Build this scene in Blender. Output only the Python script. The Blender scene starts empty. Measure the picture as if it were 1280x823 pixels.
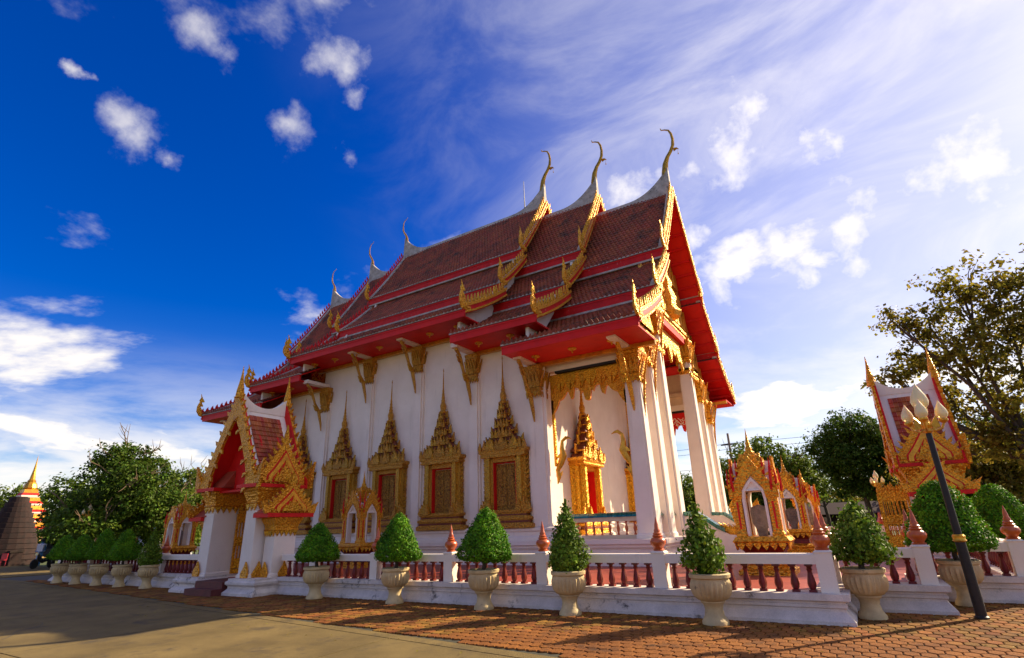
import bpy, math, random
from mathutils import Vector, Matrix
random.seed(7)
R = math.radians
scn = bpy.context.scene
col = scn.collection
# ------------------------------------------------------------------ camera
H = 1.65
F, PITCH, ROLL, YAW, PY = 660.82, R(19.2191), R(-1.9071), R(-31.37795), 426.5
fwd = Vector((math.sin(YAW)*math.cos(PITCH), math.cos(YAW)*math.cos(PITCH), math.sin(PITCH)))
rt = Vector((math.cos(YAW), -math.sin(YAW), 0)); up = rt.cross(fwd)
r2 = rt*math.cos(ROLL)+up*math.sin(ROLL); u2 = -rt*math.sin(ROLL)+up*math.cos(ROLL)
cam = bpy.data.cameras.new('camera'); camo = bpy.data.objects.new('camera', cam); col.objects.link(camo)
camo.matrix_world = Matrix(((r2.x, u2.x, -fwd.x, 0), (r2.y, u2.y, -fwd.y, 0), (r2.z, u2.z, -fwd.z, H), (0, 0, 0, 1)))
cam.sensor_fit = 'HORIZONTAL'; cam.sensor_width = 36; cam.lens = F/1280*36
cam.shift_y = (PY-411.5)/1280; cam.clip_end = 6000; cam.clip_start = .05
scn.camera = camo
scn.render.resolution_x, scn.render.resolution_y = 1024, 658
# ------------------------------------------------------------------ sky, sun, exposure
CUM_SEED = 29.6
SUN_AZ, SUN_EL = R(36), R(32)           # azimuth from +y towards +x
w = bpy.data.worlds.new('World'); scn.world = w; w.use_nodes = True
nt = w.node_tree; nt.nodes.clear()
def N(t, **k):
    n = nt.nodes.new(t)
    for a, b in k.items(): setattr(n, a, b)
    return n
def L(a, b): nt.links.new(a, b)
def mth(op, a, b=None, clamp=False):
    n = N('ShaderNodeMath', operation=op); n.use_clamp = clamp
    for i, v in enumerate((a, b)):
        if v is None: continue
        if isinstance(v, (int, float)): n.inputs[i].default_value = v
        else: L(v, n.inputs[i])
    return n.outputs[0]
def mrange(v, a, b, c=0., d=1.):
    n = N('ShaderNodeMapRange', interpolation_type='SMOOTHSTEP'); L(v, n.inputs[0])
    for i, q in enumerate((a, b, c, d)): n.inputs[i+1].default_value = q
    return n.outputs[0]
sky = N('ShaderNodeTexSky', sky_type='NISHITA'); sky.sun_disc = False
sky.sun_elevation = SUN_EL; sky.sun_rotation = SUN_AZ
sky.air_density = 1.0; sky.dust_density = .5; sky.ozone_density = 3.0
tc = N('ShaderNodeTexCoord'); D = tc.outputs['Generated']
hs = N('ShaderNodeHueSaturation'); hs.inputs['Saturation'].default_value = 1.5; hs.inputs['Hue'].default_value = .528; hs.inputs['Value'].default_value = .54
L(sky.outputs[0], hs.inputs['Color'])
def noise(scale, detail, rough, vec=D, dist=0.):
    n = N('ShaderNodeTexNoise'); n.inputs['Scale'].default_value = scale; n.inputs['Detail'].default_value = detail
    n.inputs['Roughness'].default_value = rough; n.inputs['Distortion'].default_value = dist; L(vec, n.inputs['Vector']); return n
nd = noise(9, 6, .62)
off = N('ShaderNodeVectorMath', operation='SUBTRACT'); L(nd.outputs['Color'], off.inputs[0]); off.inputs[1].default_value = (.5, .5, .5)
off2 = N('ShaderNodeVectorMath', operation='SCALE'); L(off.outputs[0], off2.inputs[0]); off2.inputs['Scale'].default_value = .10
dd = N('ShaderNodeVectorMath', operation='ADD'); L(D, dd.inputs[0]); L(off2.outputs[0], dd.inputs[1])
PUFFS = [(-0.788, 0.23, 0.571, 0.024), (-0.794, 0.255, 0.553, 0.023), (-0.79, 0.297, 0.536, 0.016), (-0.679, 0.254, 0.689, 0.031), (-0.673, 0.293, 0.679, 0.023), (-0.561, 0.427, 0.709, 0.031), (-0.564, 0.458, 0.687, 0.021), (-0.666, 0.409, 0.624, 0.025), (-0.619, 0.5, 0.606, 0.02), (-0.782, 0.172, 0.599, 0.009), (-0.065, 0.802, 0.594, 0.044), (-0.114, 0.813, 0.571, 0.038), (-0.248, 0.793, 0.556, 0.034), (-0.028, 0.902, 0.43, 0.044), (0.01, 0.918, 0.395, 0.03), (-0.086, 0.889, 0.45, 0.013), (-0.146, 0.876, 0.46, 0.022), (-0.129, 0.916, 0.379, 0.024), (-0.086, 0.918, 0.386, 0.019), (0.171, 0.875, 0.453, 0.055), (0.111, 0.892, 0.439, 0.053), (0.072, 0.908, 0.414, 0.041), (0.228, 0.866, 0.446, 0.052), (0.057, 0.838, 0.542, 0.022)]
sdir = Vector((math.sin(SUN_AZ)*math.cos(SUN_EL), math.cos(SUN_AZ)*math.cos(SUN_EL), math.sin(SUN_EL)))
dt = N('ShaderNodeVectorMath', operation='DOT_PRODUCT'); L(D, dt.inputs[0]); dt.inputs[1].default_value = sdir
tow = mrange(dt.outputs['Value'], .25, 1.0, 0., 1.)
mask = None
for x, y, z, r in PUFFS:
    n = N('ShaderNodeVectorMath', operation='DISTANCE'); L(dd.outputs[0], n.inputs[0]); n.inputs[1].default_value = (x, y, z)
    m = mth('SUBTRACT', 1., mth('DIVIDE', n.outputs['Value'], r*(2.0 if x < -.5 else 3.2)), True)
    mask = m if mask is None else mth('MAXIMUM', mask, m)
fine = noise(11, 8, .58)
body = mrange(mth('ADD', mask, mth('MULTIPLY', mth('SUBTRACT', fine.outputs['Fac'], .5), 2.2)), .22, 1.25)
mask = mth('MULTIPLY', body, mth('MULTIPLY', mrange(mask, .02, .30), mth('ADD', .62, mth('MULTIPLY', tow, .4))), True)
# thin high cloud, streaked, thickest towards the sun
mp = N('ShaderNodeMapping'); mp.inputs['Rotation'].default_value = (0, 0, R(30)); mp.inputs['Scale'].default_value = (1.2, 2.6, 3.2); L(D, mp.inputs['Vector'])
ci = noise(2.2, 8, .6, mp.outputs[0], .6)
cir = mth('MULTIPLY', mrange(ci.outputs['Fac'], .36, .72), mth('ADD', mth('MULTIPLY', tow, .95), .0), True)
sepz = N('ShaderNodeSeparateXYZ'); L(D, sepz.inputs[0])
veil = mth('ADD', mth('MULTIPLY', mrange(dt.outputs['Value'], .45, 1.0), .30), mth('MULTIPLY', mth('MULTIPLY', mrange(dt.outputs['Value'], .35, .92), mrange(sepz.outputs['Z'], .75, .05)), .36))
cir = mth('MAXIMUM', mth('ADD', mth('MULTIPLY', cir, .40), veil, True), 0)
# low bank of cloud above the horizon all round
sep = N('ShaderNodeSeparateXYZ'); L(D, sep.inputs[0])
mp2 = N('ShaderNodeMapping'); mp2.inputs['Scale'].default_value = (1, 1, 4.5); L(D, mp2.inputs['Vector'])
lb = noise(2.6, 7, .6, mp2.outputs[0], .3)
low = mth('MULTIPLY', mrange(sep.outputs['Z'], .32, .05), mrange(lb.outputs['Fac'], .34, .58), True)
cir = mth('MAXIMUM', cir, mth('MULTIPLY', low, .9))
# scattered cumulus layer, added over the whole sky to brighten the shaded walls
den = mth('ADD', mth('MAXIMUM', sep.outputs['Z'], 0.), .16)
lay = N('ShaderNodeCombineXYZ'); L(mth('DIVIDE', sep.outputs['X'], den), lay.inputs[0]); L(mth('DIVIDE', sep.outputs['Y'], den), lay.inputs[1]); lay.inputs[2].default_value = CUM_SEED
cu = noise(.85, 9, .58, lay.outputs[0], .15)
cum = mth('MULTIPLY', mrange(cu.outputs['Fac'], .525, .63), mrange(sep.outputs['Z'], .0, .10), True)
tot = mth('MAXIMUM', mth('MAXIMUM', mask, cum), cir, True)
mix = N('ShaderNodeMix', data_type='RGBA'); L(tot, mix.inputs['Factor']); L(hs.outputs[0], mix.inputs['A'])
cc = N('ShaderNodeMix', data_type='RGBA'); L(tow, cc.inputs['Factor']); cc.inputs['A'].default_value = (3.7, 3.5, 3.3, 1); cc.inputs['B'].default_value = (4.0, 3.8, 3.75, 1)
L(cc.outputs['Result'], mix.inputs['B'])
bg = N('ShaderNodeBackground'); bg.inputs['Strength'].default_value = .1; L(mix.outputs['Result'], bg.inputs['Color'])
wo = N('ShaderNodeOutputWorld'); L(bg.outputs[0], wo.inputs['Surface'])
sl = bpy.data.lights.new('sun', 'SUN'); sl.energy = 3.3; sl.angle = R(.6); sl.color = (1, .82, .56)
so = bpy.data.objects.new('sun', sl); col.objects.link(so)
so.rotation_euler = (-sdir).to_track_quat('-Z', 'Y').to_euler()
scn.view_settings.view_transform = 'Standard'; scn.view_settings.look = 'None'
scn.view_settings.exposure = 1.6; scn.view_settings.gamma = 1
try: scn.view_settings.use_curve_mapping = False
except Exception: pass
# ------------------------------------------------------------------ materials
MATS = {}
def mat(name, base, dark=None, rough=.6, metal=0., nscale=3., lo=.35, hi=.7, isl=0., bump=0., bscale=20., bkind='noise', coat=0., third=None, third_scale=8, third_lo=.62, third_hi=.68, spec=None, streak=0., grain=0., transl=0.):
    m = bpy.data.materials.new(name); m.use_nodes = True; t = m.node_tree; b = t.nodes['Principled BSDF']
    def n(k, **kw):
        q = t.nodes.new(k)
        for a, v in kw.items(): setattr(q, a, v)
        return q
    g = n('ShaderNodeNewGeometry'); vec = g.outputs['Position']
    c = None
    if dark is not None:
        no = n('ShaderNodeTexNoise'); no.inputs['Scale'].default_value = nscale; no.inputs['Detail'].default_value = 6; no.inputs['Roughness'].default_value = .62
        t.links.new(vec, no.inputs['Vector'])
        mr = n('ShaderNodeMapRange'); mr.inputs[1].default_value = lo; mr.inputs[2].default_value = hi; t.links.new(no.outputs['Fac'], mr.inputs[0])
        mx = n('ShaderNodeMix', data_type='RGBA'); mx.inputs['A'].default_value = (*dark, 1); mx.inputs['B'].default_value = (*base, 1)
        t.links.new(mr.outputs[0], mx.inputs['Factor']); c = mx.outputs['Result']
    else:
        rg = n('ShaderNodeRGB'); rg.outputs[0].default_value = (*base, 1); c = rg.outputs[0]
    if third is not None:
        no = n('ShaderNodeTexNoise'); no.inputs['Scale'].default_value = third_scale; no.inputs['Detail'].default_value = 8; no.inputs['Roughness'].default_value = .7
        if streak:
            mpn = n('ShaderNodeMapping'); mpn.inputs['Scale'].default_value = (1, 1, streak); t.links.new(vec, mpn.inputs['Vector']); t.links.new(mpn.outputs[0], no.inputs['Vector'])
        else: t.links.new(vec, no.inputs['Vector'])
        mr = n('ShaderNodeMapRange'); mr.inputs[1].default_value = third_lo; mr.inputs[2].default_value = third_hi; t.links.new(no.outputs['Fac'], mr.inputs[0])
        mx = n('ShaderNodeMix', data_type='RGBA'); t.links.new(c, mx.inputs['A']); mx.inputs['B'].default_value = (*third, 1)
        t.links.new(mr.outputs[0], mx.inputs['Factor']); c = mx.outputs['Result']
    if grain:
        no = n('ShaderNodeTexNoise'); no.inputs['Scale'].default_value = 55; no.inputs['Detail'].default_value = 4; no.inputs['Roughness'].default_value = .8; t.links.new(vec, no.inputs['Vector'])
        mr = n('ShaderNodeMapRange'); mr.inputs[1].default_value = .3; mr.inputs[2].default_value = .7; mr.inputs[3].default_value = 1-grain; mr.inputs[4].default_value = 1+grain; t.links.new(no.outputs['Fac'], mr.inputs[0])
        h = n('ShaderNodeHueSaturation'); t.links.new(c, h.inputs['Color']); t.links.new(mr.outputs[0], h.inputs['Value']); c = h.outputs[0]
    if isl:
        h = n('ShaderNodeHueSaturation'); t.links.new(c, h.inputs['Color'])
        mr = n('ShaderNodeMapRange'); mr.inputs[3].default_value = 1-isl; mr.inputs[4].default_value = 1+isl
        t.links.new(g.outputs['Random Per Island'], mr.inputs[0]); t.links.new(mr.outputs[0], h.inputs['Value'])
        ma = n('ShaderNodeMath', operation='MULTIPLY_ADD'); ma.inputs[1].default_value = 7.31; ma.inputs[2].default_value = 0
        t.links.new(g.outputs['Random Per Island'], ma.inputs[0])
        fr = n('ShaderNodeMath', operation='FRACT'); t.links.new(ma.outputs[0], fr.inputs[0])
        mr2 = n('ShaderNodeMapRange'); mr2.inputs[3].default_value = .5-isl*.05; mr2.inputs[4].default_value = .5+isl*.05
        t.links.new(fr.outputs[0], mr2.inputs[0]); t.links.new(mr2.outputs[0], h.inputs['Hue']); c = h.outputs[0]
    t.links.new(c, b.inputs['Base Color']); b.inputs['Roughness'].default_value = rough; b.inputs['Metallic'].default_value = metal
    if coat: b.inputs['Coat Weight'].default_value = coat; b.inputs['Coat Roughness'].default_value = .15
    if spec is not None: b.inputs['Specular IOR Level'].default_value = spec
    if transl:
        tr = n('ShaderNodeBsdfTranslucent'); t.links.new(c, tr.inputs['Color']); ms = n('ShaderNodeMixShader'); ms.inputs[0].default_value = transl
        t.links.new(b.outputs[0], ms.inputs[1]); t.links.new(tr.outputs[0], ms.inputs[2]); t.links.new(ms.outputs[0], t.nodes['Material Output'].inputs['Surface'])
    if bump:
        if bkind == 'voronoi':
            v = n('ShaderNodeTexVoronoi'); v.inputs['Scale'].default_value = bscale; src = v.outputs['Distance']
        else:
            v = n('ShaderNodeTexNoise'); v.inputs['Scale'].default_value = bscale; v.inputs['Detail'].default_value = 5; src = v.outputs['Fac']
        t.links.new(vec, v.inputs['Vector'])
        bm = n('ShaderNodeBump'); bm.inputs['Strength'].default_value = bump; bm.inputs['Distance'].default_value = .04; t.links.new(src, bm.inputs['Height'])
        t.links.new(bm.outputs[0], b.inputs['Normal'])
    MATS[name] = m; return m
mat('white', (.88, .765, .645), (.80, .68, .56), .75, nscale=1.2, bump=.12, bscale=25, third=(.42, .34, .26), third_scale=3.0, third_lo=.585, third_hi=.90, streak=.09)
mat('white_stained', (.76, .665, .585), (.56, .485, .42), .8, nscale=2.5, bump=.2, bscale=18, third=(.05, .042, .035), third_scale=2.4, third_lo=.585, third_hi=.68, streak=.8, grain=.15)
mat('ridge_plaster', (.56, .50, .44), (.30, .26, .22), .85, nscale=3, bump=.2, bscale=15, third=(.08, .07, .06), third_scale=5, third_lo=.58, third_hi=.7)
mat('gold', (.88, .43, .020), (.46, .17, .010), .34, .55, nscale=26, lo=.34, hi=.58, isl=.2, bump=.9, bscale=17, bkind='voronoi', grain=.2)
mat('gold_plain', (.80, .42, .03), (.50, .22, .02), .3, .6, nscale=6, isl=.12, bump=.25, bscale=30)
mat('gold_relief', (.86, .46, .05), (.30, .02, .012), .36, .45, nscale=11, lo=.42, hi=.50, bump=1., bscale=14, bkind='voronoi')
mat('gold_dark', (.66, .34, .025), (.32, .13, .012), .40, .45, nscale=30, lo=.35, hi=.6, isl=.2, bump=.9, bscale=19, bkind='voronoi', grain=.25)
mat('gold_recess', (.24, .055, .014), (.14, .03, .010), .5, .2, nscale=20, bump=.3, bscale=45, bkind='voronoi')
mat('shutter_gold', (.50, .25, .03), (.20, .085, .015), .45, .35, nscale=16, lo=.40, hi=.56, bump=1., bscale=26, bkind='voronoi')
mat('red', (.72, .016, .012), (.58, .012, .010), .5, nscale=2, bump=.05, bscale=30, spec=.2)
mat('red_worn', (.70, .018, .016), (.50, .013, .012), .55, nscale=3, spec=.2, third=(.55, .30, .28), third_scale=9, third_lo=.62, third_hi=.70)
mat('tile', (.33, .070, .026), (.20, .042, .019), .66, spec=.22, nscale=.9, isl=.15, third=(.055, .028, .018), third_scale=1.3, third_lo=.50, third_hi=.66)
mat('tile_base', (.045, .017, .012), None, .8)
mat('gate_tile', (.46, .10, .035), (.30, .06, .025), .6, spec=.2, nscale=2, isl=.3)
mat('green_tile', (.012, .19, .13), (.008, .10, .075), .18, nscale=6, isl=.25, coat=.6)
mat('cream', (.72, .56, .38), (.62, .46, .30), .6, nscale=3)
mat('terracotta', (.22, .022, .011), (.11, .012, .008), .42, nscale=5, isl=.3, spec=.35)
mat('finial_orange', (.62, .13, .022), (.42, .07, .015), .34, nscale=6, coat=.2, bump=.2, bscale=30)
mat('pot', (.66, .50, .24), (.46, .33, .15), .65, nscale=4, isl=.06, bump=.2, bscale=30, third=(.13, .10, .06), third_scale=6, third_lo=.62, third_hi=.72)
mat('soil', (.05, .03, .018), (.02, .012, .008), .95, nscale=20)
mat('leaf_topiary', (.15, .33, .010), (.05, .15, .006), .5, nscale=2.5, isl=.5, transl=.25, spec=.12)
mat('leaf_shrub', (.19, .29, .022), (.08, .14, .011), .5, nscale=2.5, isl=.5, transl=.25, spec=.12)
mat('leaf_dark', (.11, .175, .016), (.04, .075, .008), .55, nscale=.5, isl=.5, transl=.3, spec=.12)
mat('leaf_light', (.18, .24, .025), (.09, .14, .016), .55, nscale=.5, isl=.45, transl=.4, spec=.12)
mat('leaf_olive', (.30, .26, .028), (.14, .11, .014), .5, nscale=.6, isl=.5, transl=.5, spec=.12)
mat('bark', (.11, .075, .05), (.045, .03, .02), .9, nscale=6, bump=.4, bscale=12)
mat('twig', (.24, .16, .09), (.14, .09, .05), .9, nscale=6)
mat('concrete', (.205, .146, .056), (.12, .086, .035), .9, spec=.15, nscale=.9, bump=.4, bscale=60, third=(.085, .065, .04), third_scale=1.5, third_lo=.53, third_hi=.68, grain=.42)
mat('joint', (.055, .045, .032), None, .95)
mat('paver', (.27, .115, .022), (.15, .060, .014), .9, spec=.15, nscale=1.3, isl=.34, bump=.4, bscale=50, third=(.06, .034, .018), third_scale=1.9, third_lo=.53, third_hi=.70, grain=.25)
mat('paver_bed', (.028, .024, .016), (.05, .045, .02), .95, nscale=6)
mat('court_tile', (.36, .060, .032), (.28, .044, .025), .5, nscale=2, bump=.1, bscale=30)
mat('ground', (.075, .095, .025), (.05, .07, .018), .95, nscale=.3)
mat('iron', (.012, .012, .013), (.030, .022, .016), .5, nscale=8, spec=.3)
mat('stone', (.34, .27, .21), (.20, .15, .11), .9, nscale=9, bump=.6, bscale=25)
mat('brick_dark', (.032, .013, .008), (.014, .007, .005), .9, nscale=3, isl=.35)
mat('step_red', (.16, .022, .016), (.09, .014, .01), .6, nscale=4)
mat('cloth_blue', (.03, .12, .22), None, .8); mat('cloth_white', (.6, .58, .6), None, .8); mat('skin', (.35, .18, .11), None, .6)
mat('dark_paint', (.02, .022, .03), None, .3, coat=.5); mat('rubber', (.015, .015, .015), None, .8); mat('red_plastic', (.45, .02, .03), None, .4)
mat('metal_grey', (.35, .35, .36), None, .35, .8); mat('hill', (.045, .075, .05), (.03, .055, .035), .95, nscale=.02)
mat('wall_yellow', (.62, .42, .16), (.5, .3, .1), .7, nscale=1); mat('tail_red', (.5, .01, .01), None, .3)
gl = bpy.data.materials.new('lamp_glass'); gl.use_nodes = True; b = gl.node_tree.nodes['Principled BSDF']
b.inputs['Base Color'].default_value = (.95, .78, .40, 1); b.inputs['Roughness'].default_value = .25; b.inputs['Subsurface Weight'].default_value = .3; b.inputs['Transmission Weight'].default_value = .15
MATS['lamp_glass'] = gl
gg = bpy.data.materials.new('window_glass'); gg.use_nodes = True; b = gg.node_tree.nodes['Principled BSDF']
b.inputs['Base Color'].default_value = (.02, .025, .03, 1); b.inputs['Roughness'].default_value = .08; MATS['window_glass'] = gg
# ------------------------------------------------------------------ mesh helpers
class MB:
    def __init__(s): s.v = []; s.f = []
    def add(s, vs, fs, M=None):
        o = len(s.v)
        s.v += [tuple(M @ Vector(p)) for p in vs] if M is not None else [tuple(p) for p in vs]
        s.f += [tuple(i+o for i in q) for q in fs]; return s
    def merge(s, other, M=None): return s.add(other.v, other.f, M)
    def box(s, x0, x1, y0, y1, z0, z1, M=None):
        return s.add([(x0, y0, z0), (x1, y0, z0), (x1, y1, z0), (x0, y1, z0), (x0, y0, z1), (x1, y0, z1), (x1, y1, z1), (x0, y1, z1)],
                     [(3, 2, 1, 0), (4, 5, 6, 7), (0, 1, 5, 4), (1, 2, 6, 5), (2, 3, 7, 6), (3, 0, 4, 7)], M)
    def stack(s, prof, cx=0, cy=0, M=None):          # loft of rectangles (hx, hy, z)
        vs = []; fs = []
        for hx, hy, z in prof: vs += [(cx-hx, cy-hy, z), (cx+hx, cy-hy, z), (cx+hx, cy+hy, z), (cx-hx, cy+hy, z)]
        for i in range(len(prof)-1):
            for k in range(4): a = i*4+k; b2 = i*4+(k+1) % 4; fs.append((a, b2, b2+4, a+4))
        fs.append((3, 2, 1, 0)); n = len(vs); fs.append((n-4, n-3, n-2, n-1))
        return s.add(vs, fs, M)
    def lathe(s, prof, seg=12, cx=0, cy=0, M=None, ph=0):
        vs = []; fs = []
        for r, z in prof:
            for k in range(seg):
                a = ph+2*math.pi*k/seg; vs.append((cx+r*math.cos(a), cy+r*math.sin(a), z))
        for i in range(len(prof)-1):
            for k in range(seg): a = i*seg+k; b2 = i*seg+(k+1) % seg; fs.append((a, b2, b2+seg, a+seg))
        fs.append(tuple(range(seg-1, -1, -1))); n = len(vs); fs.append(tuple(range(n-seg, n)))
        return s.add(vs, fs, M)
    def prism(s, poly, axis, a0, a1, M=None):        # poly in the plane across axis
        def mk(p, a): return {'x': (a, p[0], p[1]), 'y': (p[0], a, p[1]), 'z': (p[0], p[1], a)}[axis]
        n = len(poly); vs = [mk(p, a0) for p in poly]+[mk(p, a1) for p in poly]
        fs = [tuple(range(n-1, -1, -1)), tuple(range(n, 2*n))]+[(i, (i+1) % n, (i+1) % n+n, i+n) for i in range(n)]
        return s.add(vs, fs, M)
    def tube(s, path, rad, seg=6, flat=None, M=None):
        path = [Vector(p) for p in path]; n = len(path)
        if isinstance(rad, (int, float)): rad = [rad]*n
        vs = []; fs = []; ref = None
        for i in range(n):
            d = (path[min(i+1, n-1)]-path[max(i-1, 0)]).normalized()
            if ref is None: ref = Vector((0, 1, 0)) if abs(d.y) < .9 else Vector((1, 0, 0))
            a = (ref-d*ref.dot(d)).normalized(); b2 = d.cross(a); ref = a
            for k in range(seg):
                t = 2*math.pi*k/seg; fa = flat if flat else 1
                vs.append(path[i]+a*rad[i]*fa*math.cos(t)+b2*rad[i]*math.sin(t))
        for i in range(n-1):
            for k in range(seg): a = i*seg+k; b2 = i*seg+(k+1) % seg; fs.append((a, b2, b2+seg, a+seg))
        fs.append(tuple(range(seg-1, -1, -1))); fs.append(tuple(range((n-1)*seg, n*seg)))
        return s.add(vs, fs, M)
    def flame(s, o, ax, upv, w, h, lean=.25, th=.05):  # flat flame-shaped leaf: base o, width along ax, height along upv
        o = Vector(o); ax = Vector(ax).normalized(); upv = Vector(upv).normalized(); nn = ax.cross(upv).normalized(); o = o+nn*random.uniform(-.012, .012)
        pts = [(-.42, 0), (.42, 0), (.5, .22), (.36, .48), (.18+lean*.6, .76), (lean*1.4, 1.), (-.10+lean*.3, .74), (-.30, .50), (-.5, .22)]
        vs = [o+ax*(a*w)+upv*(c*h)+nn*(th/2) for a, c in pts]+[o+ax*(a*w)+upv*(c*h)-nn*(th/2) for a, c in pts]
        n = len(pts)
        return s.add(vs, [tuple(range(n)), tuple(range(2*n-1, n-1, -1))]+[(i, i+n, (i+1) % n+n, (i+1) % n) for i in range(n)])
    def loft_path(s, path, prof, closed=False):        # prof (offset, z) swept along a flat mitred path
        n = len(path); P = [Vector((p[0], p[1])) for p in path]; ns = []
        for i in range(n):
            a = (P[i]-P[i-1]).normalized() if (i > 0 or closed) else None
            b2 = (P[(i+1) % n]-P[i]).normalized() if (i < n-1 or closed) else None
            if a is None: a = b2
            if b2 is None: b2 = a
            na = Vector((-a.y, a.x)); nb = Vector((-b2.y, b2.x)); m = (na+nb); m = m/max(m.dot(na), .2); ns.append(m)
        vs = []; k = len(prof)
        for i in range(n):
            for o, z in prof: q = P[i]+ns[i]*o; vs.append((q.x, q.y, z))
        fs = []
        for i in range(n if closed else n-1):
            j = (i+1) % n
            for t in range(k): u = (t+1) % k; fs.append((i*k+t, i*k+u, j*k+u, j*k+t))
        if not closed: fs.append(tuple(range(k-1, -1, -1))); fs.append(tuple((n-1)*k+t for t in range(k)))
        return s.add(vs, fs)
    def mesh(s, name, m, smooth=False):
        me = bpy.data.meshes.new(name); me.from_pydata(s.v, [], s.f); me.validate(); me.update()
        me.materials.append(MATS[m])
        if smooth:
            me.polygons.foreach_set('use_smooth', [True]*len(me.polygons))
            try: me.set_sharp_from_angle(angle=R(40))
            except Exception: pass
        return me
    def build(s, name, m, parent=None, smooth=False, loc=None, rz=0):
        return link(name, s.mesh(name, m, smooth), parent, loc, rz)
def link(name, me, parent=None, loc=None, rz=0, scale=None):
    o = bpy.data.objects.new(name, me); col.objects.link(o)
    if parent is not None: o.parent = parent
    if loc is not None: o.location = loc
    if rz: o.rotation_euler = (0, 0, rz)
    if scale: o.scale = scale
    return o
def thing(name, label, cat, loc=(0, 0, 0), rz=0, group=None):
    o = bpy.data.objects.new(name, None); col.objects.link(o); o.location = loc; o.rotation_euler = (0, 0, rz); o.empty_display_size = .2
    return tag(o, label, cat, group)
def tag(o, label, cat, group=None):
    o['label'] = label; o['category'] = cat
    if group: o['group'] = group
    return o
def copy_tree(root, loc, rz=0, label=None, group=None, scale=None):
    ch = {}
    for o in list(col.objects):
        if o.parent: ch.setdefault(o.parent.name, []).append(o)
    def rec(o, par):
        c = o.copy(); col.objects.link(c)
        if par is not None: c.parent = par
        for k in ch.get(o.name, []): rec(k, c)
        return c
    r = rec(root, None); r.location = loc; r.rotation_euler = (0, 0, rz)
    if scale: r.scale = scale
    if label: r['label'] = label
    if group: r['group'] = group
    return r
def struct(o): o['kind'] = 'structure'; return o
def RX(a): return Matrix.Rotation(a, 4, 'X')
def RZ(a): return Matrix.Rotation(a, 4, 'Z')
def T(*p): return Matrix.Translation(p)
# ------------------------------------------------------------------ setting: ground, road, paving, courtyard
FY = 10.8                                              # centre line of the near balustrade
CX, CY = -16.65, 22.8                                  # centre of the temple
def yb(x): return 7.40-.115*(x+7.4)                    # edge between road and paving
g = MB(); g.add([(-2500, -2500, -.06), (2500, -2500, -.06), (2500, 2500, -.06), (-2500, 2500, -.06)], [(0, 1, 2, 3)])
struct(g.build('ground', 'ground'))
road = MB(); road.add([(-72, -14, -.03), (16, -14, -.03), (16, 10, -.03), (-72, 17.4, -.03)], [(0, 1, 2, 3)])
road = struct(road.build('road', 'joint'))
gap = .014; xs = [-71.8+5*i for i in range(18)]
for i in range(len(xs)-1):
    a, c = xs[i]+gap, xs[i+1]-gap
    top = (lambda x: yb(x)-.28) if a > -32 else ((lambda x: 10.3) if a > -37.5 else (lambda x: 16.5))
    rows = [(lambda x: 3.75+gap, top), (lambda x: -2+gap, lambda x: 3.75-gap), (lambda x: -13, lambda x: -2-gap)]
    for lo_, hi_ in rows:
        m = MB(); m.prism([(a, lo_(a)), (c, lo_(c)), (c, hi_(c)), (a, hi_(a))], 'z', -.05, 0.)
        m.build('concrete_slab', 'concrete', road)
    if a > -32:                                        # flush edge band beside the paving
        m = MB(); m.prism([(a, yb(a)-.28+gap), (c, yb(c)-.28+gap), (c, yb(c)-.01), (a, yb(a)-.01)], 'z', -.05, .004)
        m.build('edge_band', 'concrete', road)
pv = MB(); pv.add([(-32.5, yb(-32.5), -.014), (-.3, yb(-.3), -.014), (16, yb(16), -.014), (16, 44, -.014), (2.3, 44, -.014), (2.3, 14.2, -.014), (.7, 14.2, -.014), (.7, 12.4, -.014), (-.7, 12.4, -.014), (-.7, 10.7, -.014), (-32.5, 10.7, -.014)], [tuple(range(11))])
paving = struct(pv.build('paving', 'paver_bed'))
def pav_in(x, y):
    if y < yb(x)+.10: return False
    if x < -.45: return y < 10.62 and x > -32
    if x < 1.0: return y < 12.3
    if x < 2.65: return y < 14.1
    return x < 7 and y < 30
PW, PL, PP, PG = .175, .275, .055, .016
hexm = MB(); hp = [(0, -PL/2+PG), (PW/2-PG/2, -PL/2+PP+PG/2), (PW/2-PG/2, PL/2-PP-PG/2), (0, PL/2-PG), (-PW/2+PG/2, PL/2-PP-PG/2), (-PW/2+PG/2, -PL/2+PP+PG/2)]
hexm.add([(x, y, -.02) for x, y in hp]+[(x, y, .004) for x, y in hp]+[(x*.90, y*.93, .010) for x, y in hp],
         [(12, 13, 14, 15, 16, 17)]+[(i, (i+1) % 6, (i+1) % 6+6, i+6) for i in range(6)]+[(i+6, (i+1) % 6+6, (i+1) % 6+12, i+12) for i in range(6)])
hme = hexm.mesh('paver', 'paver')
def proj(p):
    v = Vector(p)-Vector((0, 0, H)); d = v.dot(fwd)
    return (640+F*v.dot(r2)/d, PY-F*v.dot(u2)/d) if d > .1 else (-9999, -9999)
cells = []
j = 0; y = 4.0
while y < 30:
    x = -32+(PW/2 if j % 2 else 0)
    while x < 7:
        if pav_in(x, y): cells.append((x, y))
        x += PW
    y += PL-PP; j += 1
vis = []
for c in cells:
    q = proj((c[0], c[1], 0))
    if -5 < q[0] < 1285 and 0 < q[1] < 828: vis.append((c[0]**2+c[1]**2, c))
vis.sort(); near = set(c for _, c in vis[:300])
rest = MB()
for c in cells:
    tz = random.uniform(-.003, .003); rz = random.uniform(-.02, .02)
    if c in near: link('paver', hme, paving, (c[0], c[1], tz), rz)
    else: rest.merge(hexm, T(c[0], c[1], tz) @ RZ(rz))
o = rest.build('paver_field', 'paver', paving); o['kind'] = 'stuff'
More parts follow.
